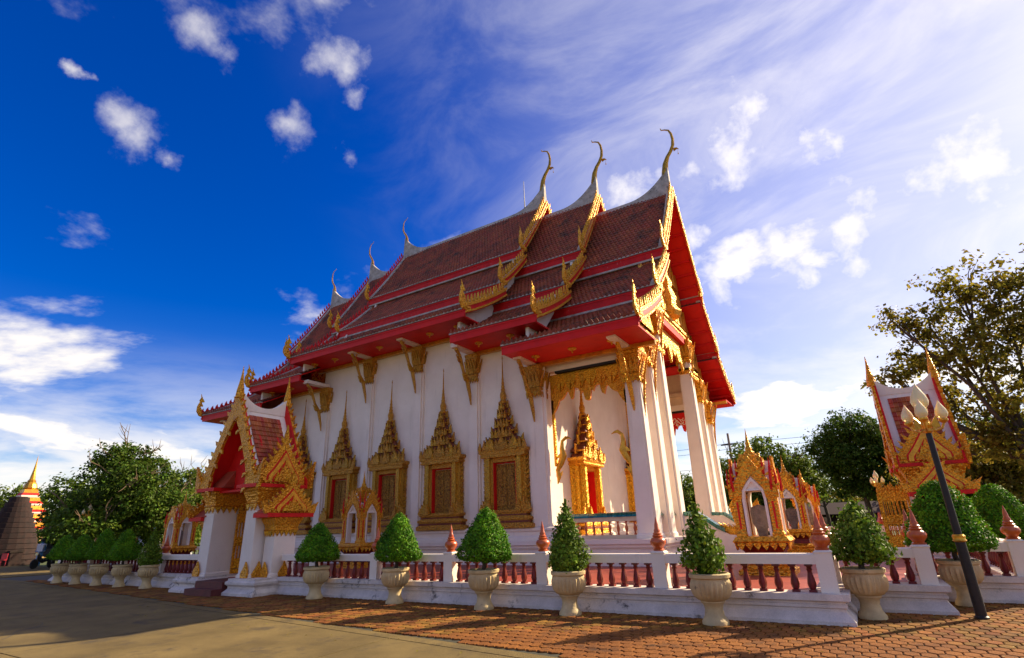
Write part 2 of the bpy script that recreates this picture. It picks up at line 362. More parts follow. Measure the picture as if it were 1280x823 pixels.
cp = [(-.65, FY), (-.65, 12.45), (.8, 12.45), (.8, 14.25), (2.4, 14.25)]
def mirx(p): return (-30.7-p[0], p[1])
def miry(p): return (p[0], 2*CY-p[1])
court = cp+[miry(p) for p in reversed(cp)]+[mirx(miry(p)) for p in cp]+[mirx(p) for p in reversed(cp)]
m = MB(); m.prism([(x, y) for x, y in court], 'z', -.02, .37)
struct(m.build('courtyard', 'court_tile'))
m = MB()
hx = []
for i in range(61):
    a = R(-120+4*i); h = 14+16*abs(math.sin(i*.9)+.6*math.sin(i*.37+1)); hx.append((1900*math.sin(a), 1900*math.cos(a), h))
vs = []
for x, y, h in hx: vs += [(x, y, -2), (x*1.12, y*1.12, h*.8), (x*1.3, y*1.3, h), (x*1.5, y*1.5, -2)]
m.add(vs, [(4*i+k, 4*i+k+4, 4*i+k+5, 4*i+k+1) for i in range(60) for k in range(3)])
struct(m.build('hills', 'hill', smooth=True))
# ------------------------------------------------------------------ temple
temple = thing('temple', 'white temple hall with stacked red brown tiled roofs and golden spires over windows', 'temple', (CX, CY, 0))
def rect_mould(mb, hx, hy, prof):
    mb.stack([(hx+o, hy+o, z) for o, z in prof])
m = MB(); rect_mould(m, 11.35, 5.9, [(.38, .36), (.38, .52), (.26, .58), (.26, .66), (.14, .74), (.14, .84), (.24, .90), (.24, .96), (.32, 1.0), (.32, 1.13)])
m.build('podium', 'white', temple)
m = MB(); rect_mould(m, 7.7, 5.85, [(.24, 1.132), (.24, 1.24), (.16, 1.30), (.16, 1.42), (.22, 1.46), (.22, 1.53), (.08, 1.6)])
m.build('wall_base', 'white', temple)
m = MB(); m.box(-7.55, 7.55, -5.8, 5.8, 1.6, 8.62); m.build('wall', 'white', temple)
m = MB(); m.box(-4.8, 4.8, -5.8, 5.8, 8.62, 9.7); m.build('upper_wall', 'white', temple)
# roof sections: half length, inner end, ridge z, tiers [(o0,z0,o1,z1)], sag
SEC = {
 'S1': dict(x0=7.0, x1=12.05, zr=16.75, t=[(0, 16.75, 3.10, 12.25), (2.85, 11.85, 5.05, 9.80), (4.80, 9.42, 7.75, 7.72)]),
 'S2': dict(x0=4.5, x1=8.35, zr=17.75, t=[(0, 17.75, 2.85, 13.40), (2.60, 13.0, 4.80, 10.92), (4.55, 10.55, 7.55, 8.75)]),
 'S3': dict(x0=0., x1=5.25, zr=18.55, t=[(0, 18.55, 2.85, 14.45), (2.60, 14.05, 4.80, 11.88), (4.55, 11.5, 7.60, 9.68)]),
}
def slope_pt(t, tier, sag=.16):
    o0, z0, o1, z1 = tier
    return (o0+(o1-o0)*t, z0+(z1-z0)*t-sag*4*t*(1-t)*.5*math.hypot(o1-o0, z1-z0)/3)
def tile_field(xa, xb, s, tier, dz=0):
    """courses of separate tiles on one slope"""
    ln = math.hypot(tier[2]-tier[0], tier[3]-tier[1]); nc = max(3, int(ln/.235)); nx = max(2, int((xb-xa)/.185)); w = (xb-xa)/nx
    mb = MB()
    for c in range(nc):
        t0 = c/nc; t1 = (c+1.12)/nc
        a = slope_pt(t0, tier); d = slope_pt(min(t1, 1.01), tier)
        for k in range(nx):
            sh = .5*w if c % 2 else 0
            x0 = xa+k*w+.008+sh; x1 = xa+(k+1)*w-.008+sh
            if x1 > xb: x1 = xb
            if x0 >= x1-.02: continue
            j1 = random.uniform(-.006, .008); xm = (x0+x1)/2
            up_ = .055+j1; lo_ = .012; c3 = .030
            vs = [(x0, s*a[0], a[1]+lo_), (x1, s*a[0], a[1]+lo_), (x0, s*d[0], d[1]+up_), (xm, s*(d[0]+.03), d[1]+up_+c3-.03), (x1, s*d[0], d[1]+up_), (x0, s*d[0], d[1]), (xm, s*(d[0]+.03), d[1]), (x1, s*d[0], d[1]), (xm, s*a[0], a[1]+lo_+c3)]
            fs = [(0, 8, 3, 2), (8, 1, 4, 3), (2, 3, 6, 5), (3, 4, 7, 6)]
            if s > 0: fs = [f[::-1] for f in fs]
            fs = [f[::-1] for f in fs]
            mb.add(vs, fs)
    return mb
def slab(mb, xa, xb, s, tier, th0, th1, steps=6):
    P = [slope_pt(i/steps, tier) for i in range(steps+1)]
    poly = [(s*p[0], p[1]-th0) for p in P]+[(s*p[0], p[1]-th1) for p in reversed(P)]
    mb.prism(poly, 'x', xa, xb)
ends = {'S1': (1, -1), 'S2': (1, -1), 'S3': (0,)}
for sn, S in SEC.items():
    for e in ends[sn]:
        if e == 0: xa, xb = -S['x1'], S['x1']
        elif e == 1: xa, xb = S['x0'], S['x1']
        else: xa, xb = -S['x1'], -S['x0']
        # inner edge of tiles is pulled in a little from the barge boards
        ta = xa+(.22 if (e <= 0) else 0); tb = xb-(.22 if e >= 0 else 0)
        for s in (-1, 1):
            for ti, tier in enumerate(S['t']):
                dk = MB(); slab(dk, xa+.01, xb-.01, s, tier, .0, .05)
                rs = dk.build('roof_slope', 'tile_base', temple)
                tf = tile_field(ta, tb, s, tier).build('roof_tiles', 'tile', rs); tf['kind'] = 'stuff'
                so_ = MB(); slab(so_, xa+.02, xb-.02, s, tier, .052, .12); so_.build('roof_lining', 'red', rs)
                # white verge strip at the gable edges
                for side, on in ((xa, e <= 0), (xb, e >= 0)):
                    if not on: continue
                    q0, q1 = (side-.005, side+.21) if side == xa else (side-.21, side+.005)
                    vg = MB(); slab(vg, q0, q1, s, tier, -.10, .0); vg.build('verge', 'ridge_plaster', rs)
                o1, z1 = tier[2], tier[3]; hb = .36 if ti < 2 else .30
                fb = MB(); fb.box(xa+.0, xb-.0, *sorted((s*(o1-.03), s*(o1-.10))), z1-hb-.04, z1-.035); fb.build('fascia', 'red_worn' if ti < 2 else 'red', rs)
                wt = MB(); wt.box(xa, xb, *sorted((s*(o1+.035), s*(o1-.12))), z1-.035, z1+.02); 
                if ti < 2: wt.box(xa, xb, *sorted((s*(o1+.0), s*(o1-.12))), z1-hb-.12, z1-hb-.04)
                wt.build('trim', 'ridge_plaster', rs)
                if ti == 2:                              # small antefix tiles along the eave
                    an = MB(); k = xa+.1
                    while k < xb-.05:
                        an.flame((k, s*(o1+.03), z1+.02), (1, 0, 0), (0, 0, 1), .15, .17, 0, .04); k += .19
                    q = an.build('eave_antefixes', 'tile', rs); q['kind'] = 'stuff'
            # flat red soffit with rosettes
            t3 = S['t'][2]; zs = t3[3]-.34
            sf = MB(); sf.box(xa+.05, xb-.05, *sorted((s*(t3[2]-.11), s*5.82)), zs, zs+.06); sfo = sf.build('soffit', 'red', temple)
            bd = MB(); bd.box(xa+.05, xb-.05, *sorted((s*6.0, s*5.83)), zs-.14, zs-.002); bd.build('cornice', 'gold_plain', sfo)
            k = xa+.9
            while k < xb-.3:
                rs_ = MB(); rs_.lathe([(.02, zs-.17), (.035, zs-.13), (.02, zs-.09), (.10, zs-.06), (.16, zs-.03), (.16, zs)], 8, k, s*6.85); rs_.build('rosette', 'gold', sfo); k += 1.45
        # ridge cap: upright plaster fin that sweeps up at the gable
        P = []; n = 28
        for i in range(n+1):
            x = xa+(xb-xa)*i/n; z = S['zr']
            for side, on in ((xa, e <= 0), (xb, e >= 0)):
                if on:
                    d = abs(x-side); z += 1.25*max(0, 1-d/2.2)**2.2
            P.append((x, z))
        rc = MB()
        vs = []
        for x, z in P: vs += [(x, -.19, S['zr']-.32), (x, .19, S['zr']-.32), (x, .085, z+.03), (x, -.085, z+.03)]
        rc.add(vs, [(4*i+k, 4*i+(k+1) % 4, 4*i+4+(k+1) % 4, 4*i+4+k) for i in range(n) for k in range(4)]+[(3, 2, 1, 0), (4*n, 4*n+1, 4*n+2, 4*n+3)])
        rc.build('ridge_cap', 'ridge_plaster', temple)
        for side, on, d in ((xa, e <= 0, -1), (xb, e >= 0, 1)):
            if not on: continue
            # horn finial
            z0 = S['zr']+1.2
            ch = MB(); path = [(-.16, -.5), (-.05, -.05), (.02, .35), (.16, .68), (.36, .95), (.50, 1.25), (.54, 1.6), (.50, 1.95), (.40, 2.20), (.22, 2.31), (.06, 2.36), (.02, 2.50)]
            rad = [.13, .16, .14, .105, .095, .085, .07, .058, .046, .038, .032, .016]
            if d < 0: path = [(a*.7, c*.72-.1) for a, c in path]; rad = [q*.62 for q in rad]
            ch.tube([(side+d*(p[0]-.1), 0, z0+p[1]) for p in path], rad, 8, .7)
            if d > 0: ch.tube([(side+d*.40, 0, z0+.98), (side+d*.56, 0, z0+.99), (side+d*.66, 0, z0+.90)], [.09, .05, .01], 6)
            if d > 0: ch.lathe([(.01, z0+.62), (.035, z0+.66), (.01, z0+.70), (.005, z0+.88)], 6, side+d*.60, 0)
            ch.build('horn_finial', 'gold_plain', temple, True)
            # barge boards, teeth and tail finials on each tier
            for s in (-1, 1):
                for ti, tier in enumerate(S['t']):
                    bx0, bx1 = (side-.06, side-.006) if d < 0 else (side+.006, side+.06)
                    br = MB(); slab(br, bx0, bx1, s, tier, -.15, .26, 8); bro = br.build('bargeboard', 'red_worn', temple)
                    gb = MB(); gx0, gx1 = (side-.11, side-.062) if d < 0 else (side+.062, side+.11)
                    slab(gb, gx0, gx1, s, tier, -.18, -.05, 8); slab(gb, gx0, gx1, s, tier, .14, .22, 8); gb.build('moulding', 'gold' if d > 0 else 'red_worn', bro)
                    ln = math.hypot(tier[2]-tier[0], tier[3]-tier[1]); nt_ = int(ln/.27); th = MB()
                    for k in range(nt_):
                        t = (k+.7)/nt_; p = slope_pt(t, tier); q = slope_pt(min(1, t+.02), tier)
                        dv = Vector((0, s*(q[0]-p[0]), q[1]-p[1])); 
                        if dv.length < 1e-6: dv = Vector((0, s*.5, -.5))
                        dv.normalize(); nv = Vector((0, s*abs(dv.z), abs(dv.y)))
                        th.flame((side+d*.05, s*p[0]+nv.y*.15, p[1]+nv.z*.15), -dv, nv*.8+Vector((0, 0, .45)), .16, .32 if d > 0 else .18, .35, .06)
                    th.build('bargeboard_teeth', 'gold' if d > 0 else 'red_worn', bro)
                    p = slope_pt(1, tier); hh = .95
                    fn = MB(); fp = [(-.35, -.05), (-.12, -.10), (.08, -.06), (.20, .10), (.22, .34), (.14, .62), (.12, .84), (.19, 1.08)]
                    fn.tube([(side+d*.03, s*(p[0]+.02+a), p[1]+.10+c*hh) for a, c in fp], [.12, .13, .13, .12, .095, .07, .045, .012], 6, .6)
                    for k in range(3): fn.flame((side+d*.03, s*(p[0]+.17-.03*k), p[1]+.22+.24*k), (0, -s, 0), (0, s*.3, 1), .26, .30, .1, .05)
                    fn.build('tail_finial', 'gold', bro)
# gable walls
def under(S, o):
    for o0, z0, o1, z1 in S['t']:
        if o <= o1-.06: return z0+(z1-z0)*(o-o0)/(o1-o0)-.22
    return S['t'][2][3]-.3
def gable_poly(S, lo, half):
    offs = [0, 1.0, 2.0, 2.75, 2.95, 3.9, 4.7, 4.95, 6.0, half]
    offs = [o for o in offs if o <= half]
    top = [(o, under(S, o)) for o in offs]; bot = [(o, lo(o)) for o in offs]
    return top, bot
for sn, lowS in (('S3', 'S2'), ('S2', 'S1')):
    S = SEC[sn]; Lw = SEC[lowS]
    for e in (1, -1):
        top, bot = gable_poly(S, lambda o: under(Lw, o)+.1, 7.2)
        poly = [(-o, z) for o, z in reversed(top)]+[(o, z) for o, z in top[1:]]+[(o, z) for o, z in reversed(bot)]+[(-o, z) for o, z in bot[1:]]
        m = MB(); m.prism(poly, 'x', *sorted((e*(S['x1']-.62), e*(S['x1']-.5)))); m.build('gable_wall', 'white', temple)
S = SEC['S1']
for e in (1, -1):
    # centre pediment, flanks and outer wings, each stepping back
    xg = 11.10
    for (oa, ob, zb, nm, mt) in ((0, 2.62, 10.15, 'pediment', 'gold_relief'), (2.62, 4.62, 8.45, 'pediment_wing', 'gold_relief'), (4.62, 6.2, 7.95, 'pediment_wing', 'gold_relief')):
        xg -= .02
        for s in ((1,) if oa == 0 else (1, -1)):
            offs = [oa+(ob-oa)*i/6 for i in range(7)]
            if oa == 0:
                tp = [(-o, under(S, o)-.02) for o in reversed(offs)]+[(o, under(S, o)-.02) for o in offs[1:]]
                poly = tp+[(ob, zb), (-ob, zb)]
            else: poly = [(s*o, under(S, o)-.02) for o in offs]+[(s*ob, zb), (s*oa, zb)]
            if min(p[1] for p in poly[:-2]) < zb: poly = [(a, max(z, zb+.02)) for a, z in poly[:-2]]+poly[-2:]
            m = MB(); m.prism(poly, 'x', *sorted((e*(xg-.15), e*xg))); pd = m.build(nm, mt, temple)
            fl = MB()
            for row in range(5):
                z = zb+.25+row*1.0
                for k in range(-6, 7):
                    yy = k*.5+(.25 if row % 2 else 0)
                    if oa > 0: yy = s*(oa+.25+abs(k)*.45)
                    if not (oa-.01 < abs(yy) < ob-.1 or (oa == 0 and abs(yy) < ob-.2)): continue
                    if z+.9 > under(S, abs(yy)): continue
                    fl.flame((e*(xg+.05), yy, z), (0, 1, 0), (0, 0, 1), .42, .85, .15 if yy > 0 else -.15, .10)
            if oa == 0:
                fl.lathe([(.5, 10.3), (.62, 10.5), (.40, 10.8), (.46, 11.2), (.30, 11.7), (.36, 12.0), (.20, 12.4), (.24, 12.8), (.08, 13.4), (.02, 14.2)], 8, e*(xg+.02), 0)
            if fl.v: fl.build('relief', 'gold', pd)
    # red ribs under the overhang
    for s in (-1, 1):
        for tier in S['t']:
            nn = int(math.hypot(tier[2]-tier[0], tier[3]-tier[1])/.62)
            for k in range(1, nn+1):
                p = slope_pt(k/nn-.02, tier); rb = MB(); rb.box(*sorted((e*10.9, e*12.03)), *sorted((s*p[0]-.035, s*p[0]+.035)), p[1]-.22, p[1]-.115); rb.build('purlin', 'red', temple)
# windows -------------------------------------------------------------
def make_window(parent, loc, rz, depth=.34, door=False):
    """prototype in local coords: wall plane y=0, facing -y"""
    Mx = T(*loc) @ RZ(rz)
    def B(mb, name, m_, par):
        o = mb.build(name, m_, par); o.matrix_local = Mx if par is parent else Matrix.Identity(4); return o
    fr = MB(); d = depth
    for s in (-1, 1):
        fr.box(*sorted((s*.49, s*.60)), -d*.7, 0, 2.18, 4.0)
        fr.box(*sorted((s*.60, s*.76)), -d*.95, 0, 2.18, 4.05); fr.box(*sorted((s*.76, s*.90)), -d*.6, 0, 2.18, 4.05)
        for k in range(11): fr.flame((s*.90, -d*.3, 2.25+k*.165), (1, 0, 0), (s*.6, 0, 1), .10, .18, 0, .06)
        for k in range(3):                        # flame piles at the foot
            fr.flame((s*(.80+.09*k), -d*.8, 2.14), (1, 0, 0), (0, 0, 1), .24, .52-.13*k, .15*s, .10)
            fr.flame((s*(.62+.02*k), -d*1.02, 2.14), (1, 0, 0), (0, 0, 1), .24, .40-.08*k, .1*s, .08)
    fr.box(-.49, .49, -d*.7, 0, 3.88, 4.05)
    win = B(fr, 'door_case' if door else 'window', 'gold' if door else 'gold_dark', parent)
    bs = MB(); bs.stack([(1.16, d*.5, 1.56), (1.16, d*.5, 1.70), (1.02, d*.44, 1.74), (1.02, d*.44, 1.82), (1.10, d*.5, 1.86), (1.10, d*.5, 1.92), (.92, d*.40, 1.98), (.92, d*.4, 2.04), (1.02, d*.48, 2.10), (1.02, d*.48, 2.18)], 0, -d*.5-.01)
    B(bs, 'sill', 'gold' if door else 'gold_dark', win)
    bs = MB(); bs.box(-1.03, 1.03, -d*.95-.02, -.01, 1.745, 1.815); bs.box(-.93, .93, -d*.91-.02, -.01, 1.985, 2.035)
    B(bs, 'sill_inlay', 'gold_recess', win)
    rv = MB()
    for s in (-1, 1): rv.box(*sorted((s*.462, s*.487)), -d*.66, 0, 2.2, 3.87)
    rv.box(-.462, .462, -d*.30, 0, 3.84, 3.87)
    B(rv, 'reveal', 'red', win)
    for s in (-1, 1):
        sh = MB(); x0, x1 = sorted((s*.008, s*.457)); sh.box(x0, x1, -d*.16, -.005, 2.19, 3.815)
        sh.box(x0+.03, x1-.03, -d*.16-.02, -d*.16+.001, 2.33, 2.75); sh.box(x0+.03, x1-.03, -d*.16-.02, -d*.16+.001, 2.82, 3.68)
        for k in range(5): sh.flame(((x0+x1)/2, -d*.16-.03, 2.86+k*.16), (1, 0, 0), (0, 0, 1), .2, .19, 0, .03)
        B(sh, 'shutter', 'shutter_gold', win)
    g_ = 'gold' if door else 'gold_dark'
    cn = MB(); cn.stack([(.92, d*.52, 4.05), (1.0, d*.56, 4.10), (.94, d*.52, 4.16), (1.04, d*.6, 4.24), (1.04, d*.6, 4.34), (.9, d*.5, 4.36)], 0, -d*.5-.01)
    B(cn, 'cornice', g_, win)
    cn = MB()
    for k in range(-5, 6): cn.flame((k*.195, -d*1.10, 4.33), (1, 0, 0), (0, 0, 1), .17, .30 if k % 2 else .40, 0, .07)
    cn.flame((0, -d*1.16, 4.30), (1, 0, 0), (0, 0, 1), .40, .60, 0, .06)
    for s in (-1, 1): cn.flame((s*.52, -d*1.15, 4.30), (1, 0, 0), (0, 0, 1), .36, .52, 0, .06)
    B(cn, 'cornice_leaves', g_, win)
    z = 4.36; hw = .84
    for lv in range(5):
        h = .42-.03*lv; st = MB(); dd_ = d*(.5-.06*lv)
        st.stack([(hw*.96, dd_, z), (hw*.80, dd_*.85, z+h*.45), (hw*.92, dd_*.95, z+h*.55), (hw*.92, dd_*.95, z+h*.68), (hw*.74, dd_*.75, z+h)], 0, -d*.5-.01)
        B(st, 'spire_tier', 'gold_recess', win); st = MB(); st.box(-hw*.95, hw*.95, -d*.5-dd_*1.04, -d*.45, z+h*.52, z+h*.66)
        n = [7, 6, 5, 4, 3][lv]
        for k in range(n):
            xx = (k-(n-1)/2)*hw*1.72/n; big = abs(k-(n-1)/2) < .6
            st.flame((xx, -d*.5-dd_-.03, z+h*.02), (1, 0, 0), (0, -.12, 1), hw*2.0/n*(1.05 if big else .78), h*(1.12 if big else .85), 0, .08)
        for s in (-1, 1): st.flame((s*hw*.9, -d*.45, z+h*.3), (s, 0, 0), (s*.1, 0, 1), .16, h*.95, .2, .08)
        B(st, 'tier_leaves', g_, win); z += h*.96; hw *= .66
    nd_ = MB(); nd_.lathe([(.13, z-.02), (.16, z+.05), (.10, z+.13), (.12, z+.22), (.13, z+.32), (.075, z+.48), (.09, z+.53), (.062, z+.60), (.075, z+.65), (.05, z+.74), (.06, z+.79), (.04, z+.88), (.048, z+.93), (.03, z+1.05), (.026, z+1.35), (.012, z+1.76), (.026, z+1.80), (.004, z+1.93)], 8, 0, -d*.5)
    B(nd_, 'needle', g_, win)
    return win
for i in range(5): make_window(temple, (-5.9+2.95*i, -5.8, 0), 0)
for s in (-1, 1): make_window(temple, (7.55, s*3.05, -.30), R(90), .62, True)
# pilasters, lotus capitals, eave brackets and eave beams ----------------
def lotus(mb, cx, cy, z0, z1, h0, h1, half=None):
    h = z1-z0
    mb.stack([(h0*1.06, h0*1.06, z0), (h0*1.18, h0*1.18, z0+.06*h), (h0*1.05, h0*1.05, z0+.12*h), (h0*1.25, h0*1.25, z0+.2*h), (h0*1.05, h0*1.05, z0+.28*h), (h1*.95, h1*.95, z0+.7*h), (h1*1.08, h1*1.08, z0+.82*h), (h1, h1, z0+.86*h), (h1*1.1, h1*1.1, z0+.94*h), (h1*1.1, h1*1.1, z1)], cx, cy)
    for sx, sy in ((0, -1), (0, 1), (1, 0), (-1, 0)):
        ax = (1, 0, 0) if sx == 0 else (0, 1, 0)
        for k in (-1, -.33, .33, 1):
            ox = cx+(k*h0*.9 if sx == 0 else sx*(h0*1.15)); oy = cy+(k*h0*.9 if sy == 0 else sy*(h0*1.15))
            mb.flame((ox, oy, z0+.26*h), ax, (sx*.28, sy*.28, 1), h0*.62, h*.56, 0, .05)      # petals
            mb.flame((ox, oy, z0+.10*h), ax, (sx*.05, sy*.05, -1), h0*.55, h*.20, 0, .03)     # hanging leaves
def bracket(mb, x, y, ztop, s):
    P = [(-.02, -2.1), (.04, -1.75), (.14, -1.42), (.22, -1.15), (.46, -.85), (.62, -.50), (.72, -.22), (.94, -.05), (1.02, .10)]
    mb.tube([(x, y+s*a, ztop+c) for a, c in P], [.03, .07, .09, .10, .07, .085, .07, .09, .04], 6, .6)
    for a, c in ((.22, -1.2), (.60, -.5)): mb.flame((x, y+s*(a+.07), ztop+c), (0, s, 0), (0, s*.6, .8), .2, .34, .2, .06)
PX = [-7.3, -4.45, -1.5, 1.5, 4.45, 7.3]
for s in (-1, 1):
    for i, x in enumerate(PX):
        a = abs(x); zt = (SEC['S3'] if a < 4 else SEC['S2'] if a < 6 else SEC['S1'])['t'][2][3]-.42
        hw = .27 if a < 6 else .40
        p = MB(); zb = 1.602
        p.box(x-hw, x+hw, *sorted((s*5.801, s*5.88)), zb, zt-.02); p.box(x-hw*.72, x+hw*.72, *sorted((s*5.881, s*5.95)), zb, zt-.02)
        po = p.build('pilaster', 'white', temple)
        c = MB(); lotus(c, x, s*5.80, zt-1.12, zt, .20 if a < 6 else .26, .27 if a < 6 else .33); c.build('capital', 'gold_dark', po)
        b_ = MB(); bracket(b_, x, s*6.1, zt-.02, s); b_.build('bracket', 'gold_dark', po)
        be = MB(); be.box(x-.16, x+.16, *sorted((s*5.9, s*7.2)), zt+.01, zt+.17); be.build('eave_beam', 'white', po)
# columns ---------------------------------------------------------------
def column(cx, cy, z0, z1, h0, h1):
    t = .78
    def ring(h, z): return [(cx+a*h, cy+b2*h, z) for a, b2 in ((-t, -1), (t, -1), (t, -t), (1, -t), (1, t), (t, t), (t, 1), (-t, 1), (-t, t), (-1, t), (-1, -t), (-t, -t))]
    m = MB(); lv = [(h0*1.12, z0), (h0*1.12, z0+.10), (h0, z0+.16), (h1, z1)]
    vs = []
    for h, z in lv: vs += ring(h, z)
    fs = [(12*i+k, 12*i+(k+1) % 12, 12*i+12+(k+1) % 12, 12*i+12+k) for i in range(len(lv)-1) for k in range(12)]+[tuple(range(36, 48))]
    m.add(vs, fs); return m
CL = [(5.45, 7.30), (3.95, 8.15), (2.45, 9.85)]
for e in (1, -1):
    for s in (-1, 1):
        for o, zt in CL:
            c = column(e*10.95, s*o, 1.13, zt-1.05, .33, .26).build('column', 'white', temple)
            k = MB(); lotus(k, e*10.95, s*o, zt-1.1, zt, .27, .38); k.build('capital', 'gold', c)
            if o > 5:
                b_ = MB(); bracket(b_, e*10.95, s*(o+.3), zt-.04, s); b_.build('bracket', 'gold', c)
                be = MB(); be.box(e*10.95-.16, e*10.95+.16, *sorted((s*(o+.1), s*7.3)), zt+.01, zt+.16); be.build('eave_beam', 'white', c)
            b_ = MB()                                     # bracket on the front face
            b_.tube([(e*(11.22+a*.6), s*o, zt-.1+c2) for a, c2 in ((0, -2.3), (.04, -1.8), (.10, -1.3), (.22, -.8), (.42, -.35), (.60, -.02))], [.015, .035, .05, .045, .04, .015], 6, .55); b_.build('bracket', 'gold', c)
        # architraves across the front
        for (oa, ob, z0, z1) in ((2.45, 5.8, 8.17, 8.43) if False else (3.95, 5.8, 7.32, 7.92), (2.1, 4.25, 8.17, 8.43)):
            m = MB(); x0, x1 = sorted((e*10.72, e*11.18)); y0, y1 = sorted((s*oa, s*ob))
            m.box(x0, x1, y0, y1, z0, z1); m.box(x0-.05, x1+.05, y0, y1, z1-.10, z1+.001)
            k = y0+.12
            while k < y1: m.flame((e*11.24, k, z0+.02), (0, 1, 0), (0, 0, -1), .2, .24, 0, .05); k += .22
            m.build('architrave', 'gold', temple)
        # lace valance between outer columns, seen from the side
        m = MB(); pts = [(s*5.2, 7.3), (s*2.7, 7.3)]
        poly = [(s*5.2, 7.32), (s*5.2, 5.9), (s*5.05, 6.3), (s*4.9, 6.65), (s*4.6, 6.8), (s*4.4, 6.6), (s*4.2, 6.85), (s*4.2, 7.32)]
        m.prism(poly, 'x', e*10.92-.04, e*10.92+.04); m.build('valance', 'gold', temple)
    m = MB(); x0, x1 = sorted((e*10.72, e*11.22)); m.box(x0, x1, -2.75, 2.75, 9.87, 10.16); m.box(x0-.06, x1+.06, -2.8, 2.8, 10.02, 10.17); m.build('architrave', 'gold', temple)
    m = MB(); m.box(x0+.05, x1-.02, -2.2, 2.2, 9.55, 9.86); m.build('frieze', 'red', temple)
    n = 14; poly = [(-2.2, 9.54)]
    for i in range(n+1):
        y = -2.2+4.4*i/n; dpt = .55+.75*abs(y/2.2)**2.5+(.28 if i % 2 else 0)+(.5 if i == n//2 else 0); poly.append((y, 9.54-dpt))
    poly.append((2.2, 9.54)); m = MB(); m.prism(poly, 'x', e*10.95-.05, e*10.95+.05); m.build('valance', 'gold', temple)
# side bays of the porches: beam, lace valance, trims, swans, balustrade
def scallop(x0, x1, z, base, amp):
    n = 36; out = []
    for i in range(n+1):
        u = i/n; x = x0+(x1-x0)*u; e_ = abs(2*u-1)
        dpt = base+amp*e_**3+.10*abs(math.sin(u*math.pi*9))+(.50 if abs(u-.5) < .03 else .22 if abs(u-.5) < .10 else 0)+(.28 if abs(abs(u-.5)-.22) < .03 else 0)
        out.append((x, z-dpt))
    return out
for e in (1, -1):
    for s in (-1, 1):
        xa, xb = sorted((e*7.72, e*10.66)); y0, y1 = sorted((s*5.25, s*5.62))
        m = MB(); m.box(xa-.1, xb, y0-.02, y1+.02, 7.06, 7.36); m.build('lintel', 'white', temple)
        m = MB(); m.box(xa+.3, xb, y0-.03, y1+.03, 6.97, 7.058); m.build('lintel_strip', 'iron', temple)
        poly = [(xa, 6.965)]+scallop(xa, xb, 6.965, .55, .95)+[(xb, 6.965)]
        m = MB(); m.prism(poly, 'y', s*5.45-.05, s*5.45+.05)
        for k in range(14):
            xx = xa+.15+k*(xb-xa-.3)/13; m.flame((xx, s*5.52, 6.9), (1, 0, 0), (0, 0, -1), .3, .62, .2*(1 if k % 2 else -1), .10)
        vo = m.build('valance', 'gold', temple)
        m = MB(); m.prism(poly, 'y', *sorted((s*5.398, s*5.37))); m.build('inner_face', 'red', vo)
        m = MB()
        for k in range(22):
            xx = xa+.2+k*(xb-xa-.4)/21
            for u in range(2):
                m.tube([(xx+.075*math.cos(t*1.1+k*1.3), s*5.36, 6.62-.20*u-.08*(k % 2)+.085*math.sin(t*1.1+k*2.1)) for t in range(5)], .02, 4)
        q = m.build('scroll_pattern', 'white', vo); q['kind'] = 'stuff'
        m = MB(); m.box(xa-.1, xb+.05, *sorted((s*5.22, s*5.34)), 7.362, 9.0); m.box(xa-.1, xb+.05, *sorted((s*5.12, s*5.219)), 7.75, 8.0); m.build('inner_wall', 'cream', temple)
        for xx in (xa+.045, xb-.045):
            m = MB(); m.box(xx-.045, xx+.045, s*5.45-.05, s*5.45+.05, 3.6, 6.0); m.build('side_trim', 'gold', temple)
            dd_ = 1 if xx < (xa+xb)/2 else -1
            m = MB(); P = [(.02, -.9), (.10, -.62), (.05, -.35), (.22, -.05), (.36, .25), (.30, .55), (.34, .85), (.52, .98), (.66, .96), (.78, .90)]
            m.tube([(xx+dd_*a*.85, s*5.45, 3.75+c*.85) for a, c in P], [.02, .09, .085, .13, .14, .09, .06, .065, .035, .012], 8, .5)
            for a, c, h in ((.12, -.6, .3), (.20, 0, .4), (.12, .2, .35), (.5, 1.0, .18)): m.flame((xx+dd_*a*.8, s*5.45, 3.72+c*.8), (1, 0, 0), (dd_*.5, 0, .9), .15, h*.7, .2*dd_, .06)
            m.build('swan_ornament', 'gold_plain', temple)
# porch balustrades with green tiled coping
bal = MB(); bal.lathe([(.045, 0), (.045, .03), (.028, .06), (.05, .16), (.055, .2), (.03, .32), (.025, .36), (.045, .4), (.045, .42)], 8)
balme = bal.mesh('baluster', 'finial_orange', True)
def porch_rail(p0, p1):
    p0 = Vector(p0); p1 = Vector(p1); d = (p1-p0); ln = d.length; a = math.atan2(d.y, d.x)
    q = MB(); q.box(0, ln, -.10, .10, 1.13, 1.25); rail = q.build('porch_balustrade', 'cream', temple); rail.location = (p0.x, p0.y, 0); rail.rotation_euler = (0, 0, a)
    q = MB(); q.box(0, ln, -.09, .09, 1.67, 1.80); q.build('top_rail', 'cream', rail)
    q = MB()
    nn = max(1, int(ln/.16))
    for k in range(nn):
        x0 = k*ln/nn+.004; x1 = (k+1)*ln/nn-.004
        q.prism([(-.15, 1.802), (-.14, 1.86), (-.07, 1.93), (0, 1.95), (.07, 1.93), (.14, 1.86), (.15, 1.802)], 'x', x0, x1)
    q.build('coping', 'green_tile', rail)
    nn = max(1, int(ln/.26))
    for k in range(nn): link('baluster', balme, rail, ((k+.5)*ln/nn, 0, 1.25))
for e in (1, -1):
    for s in (-1, 1):
        porch_rail((e*7.75, s*5.45), (e*10.6, s*5.45)); porch_rail((e*10.95, s*5.1), (e*10.95, s*4.3)); porch_rail((e*10.95, s*3.6), (e*10.95, s*2.8))
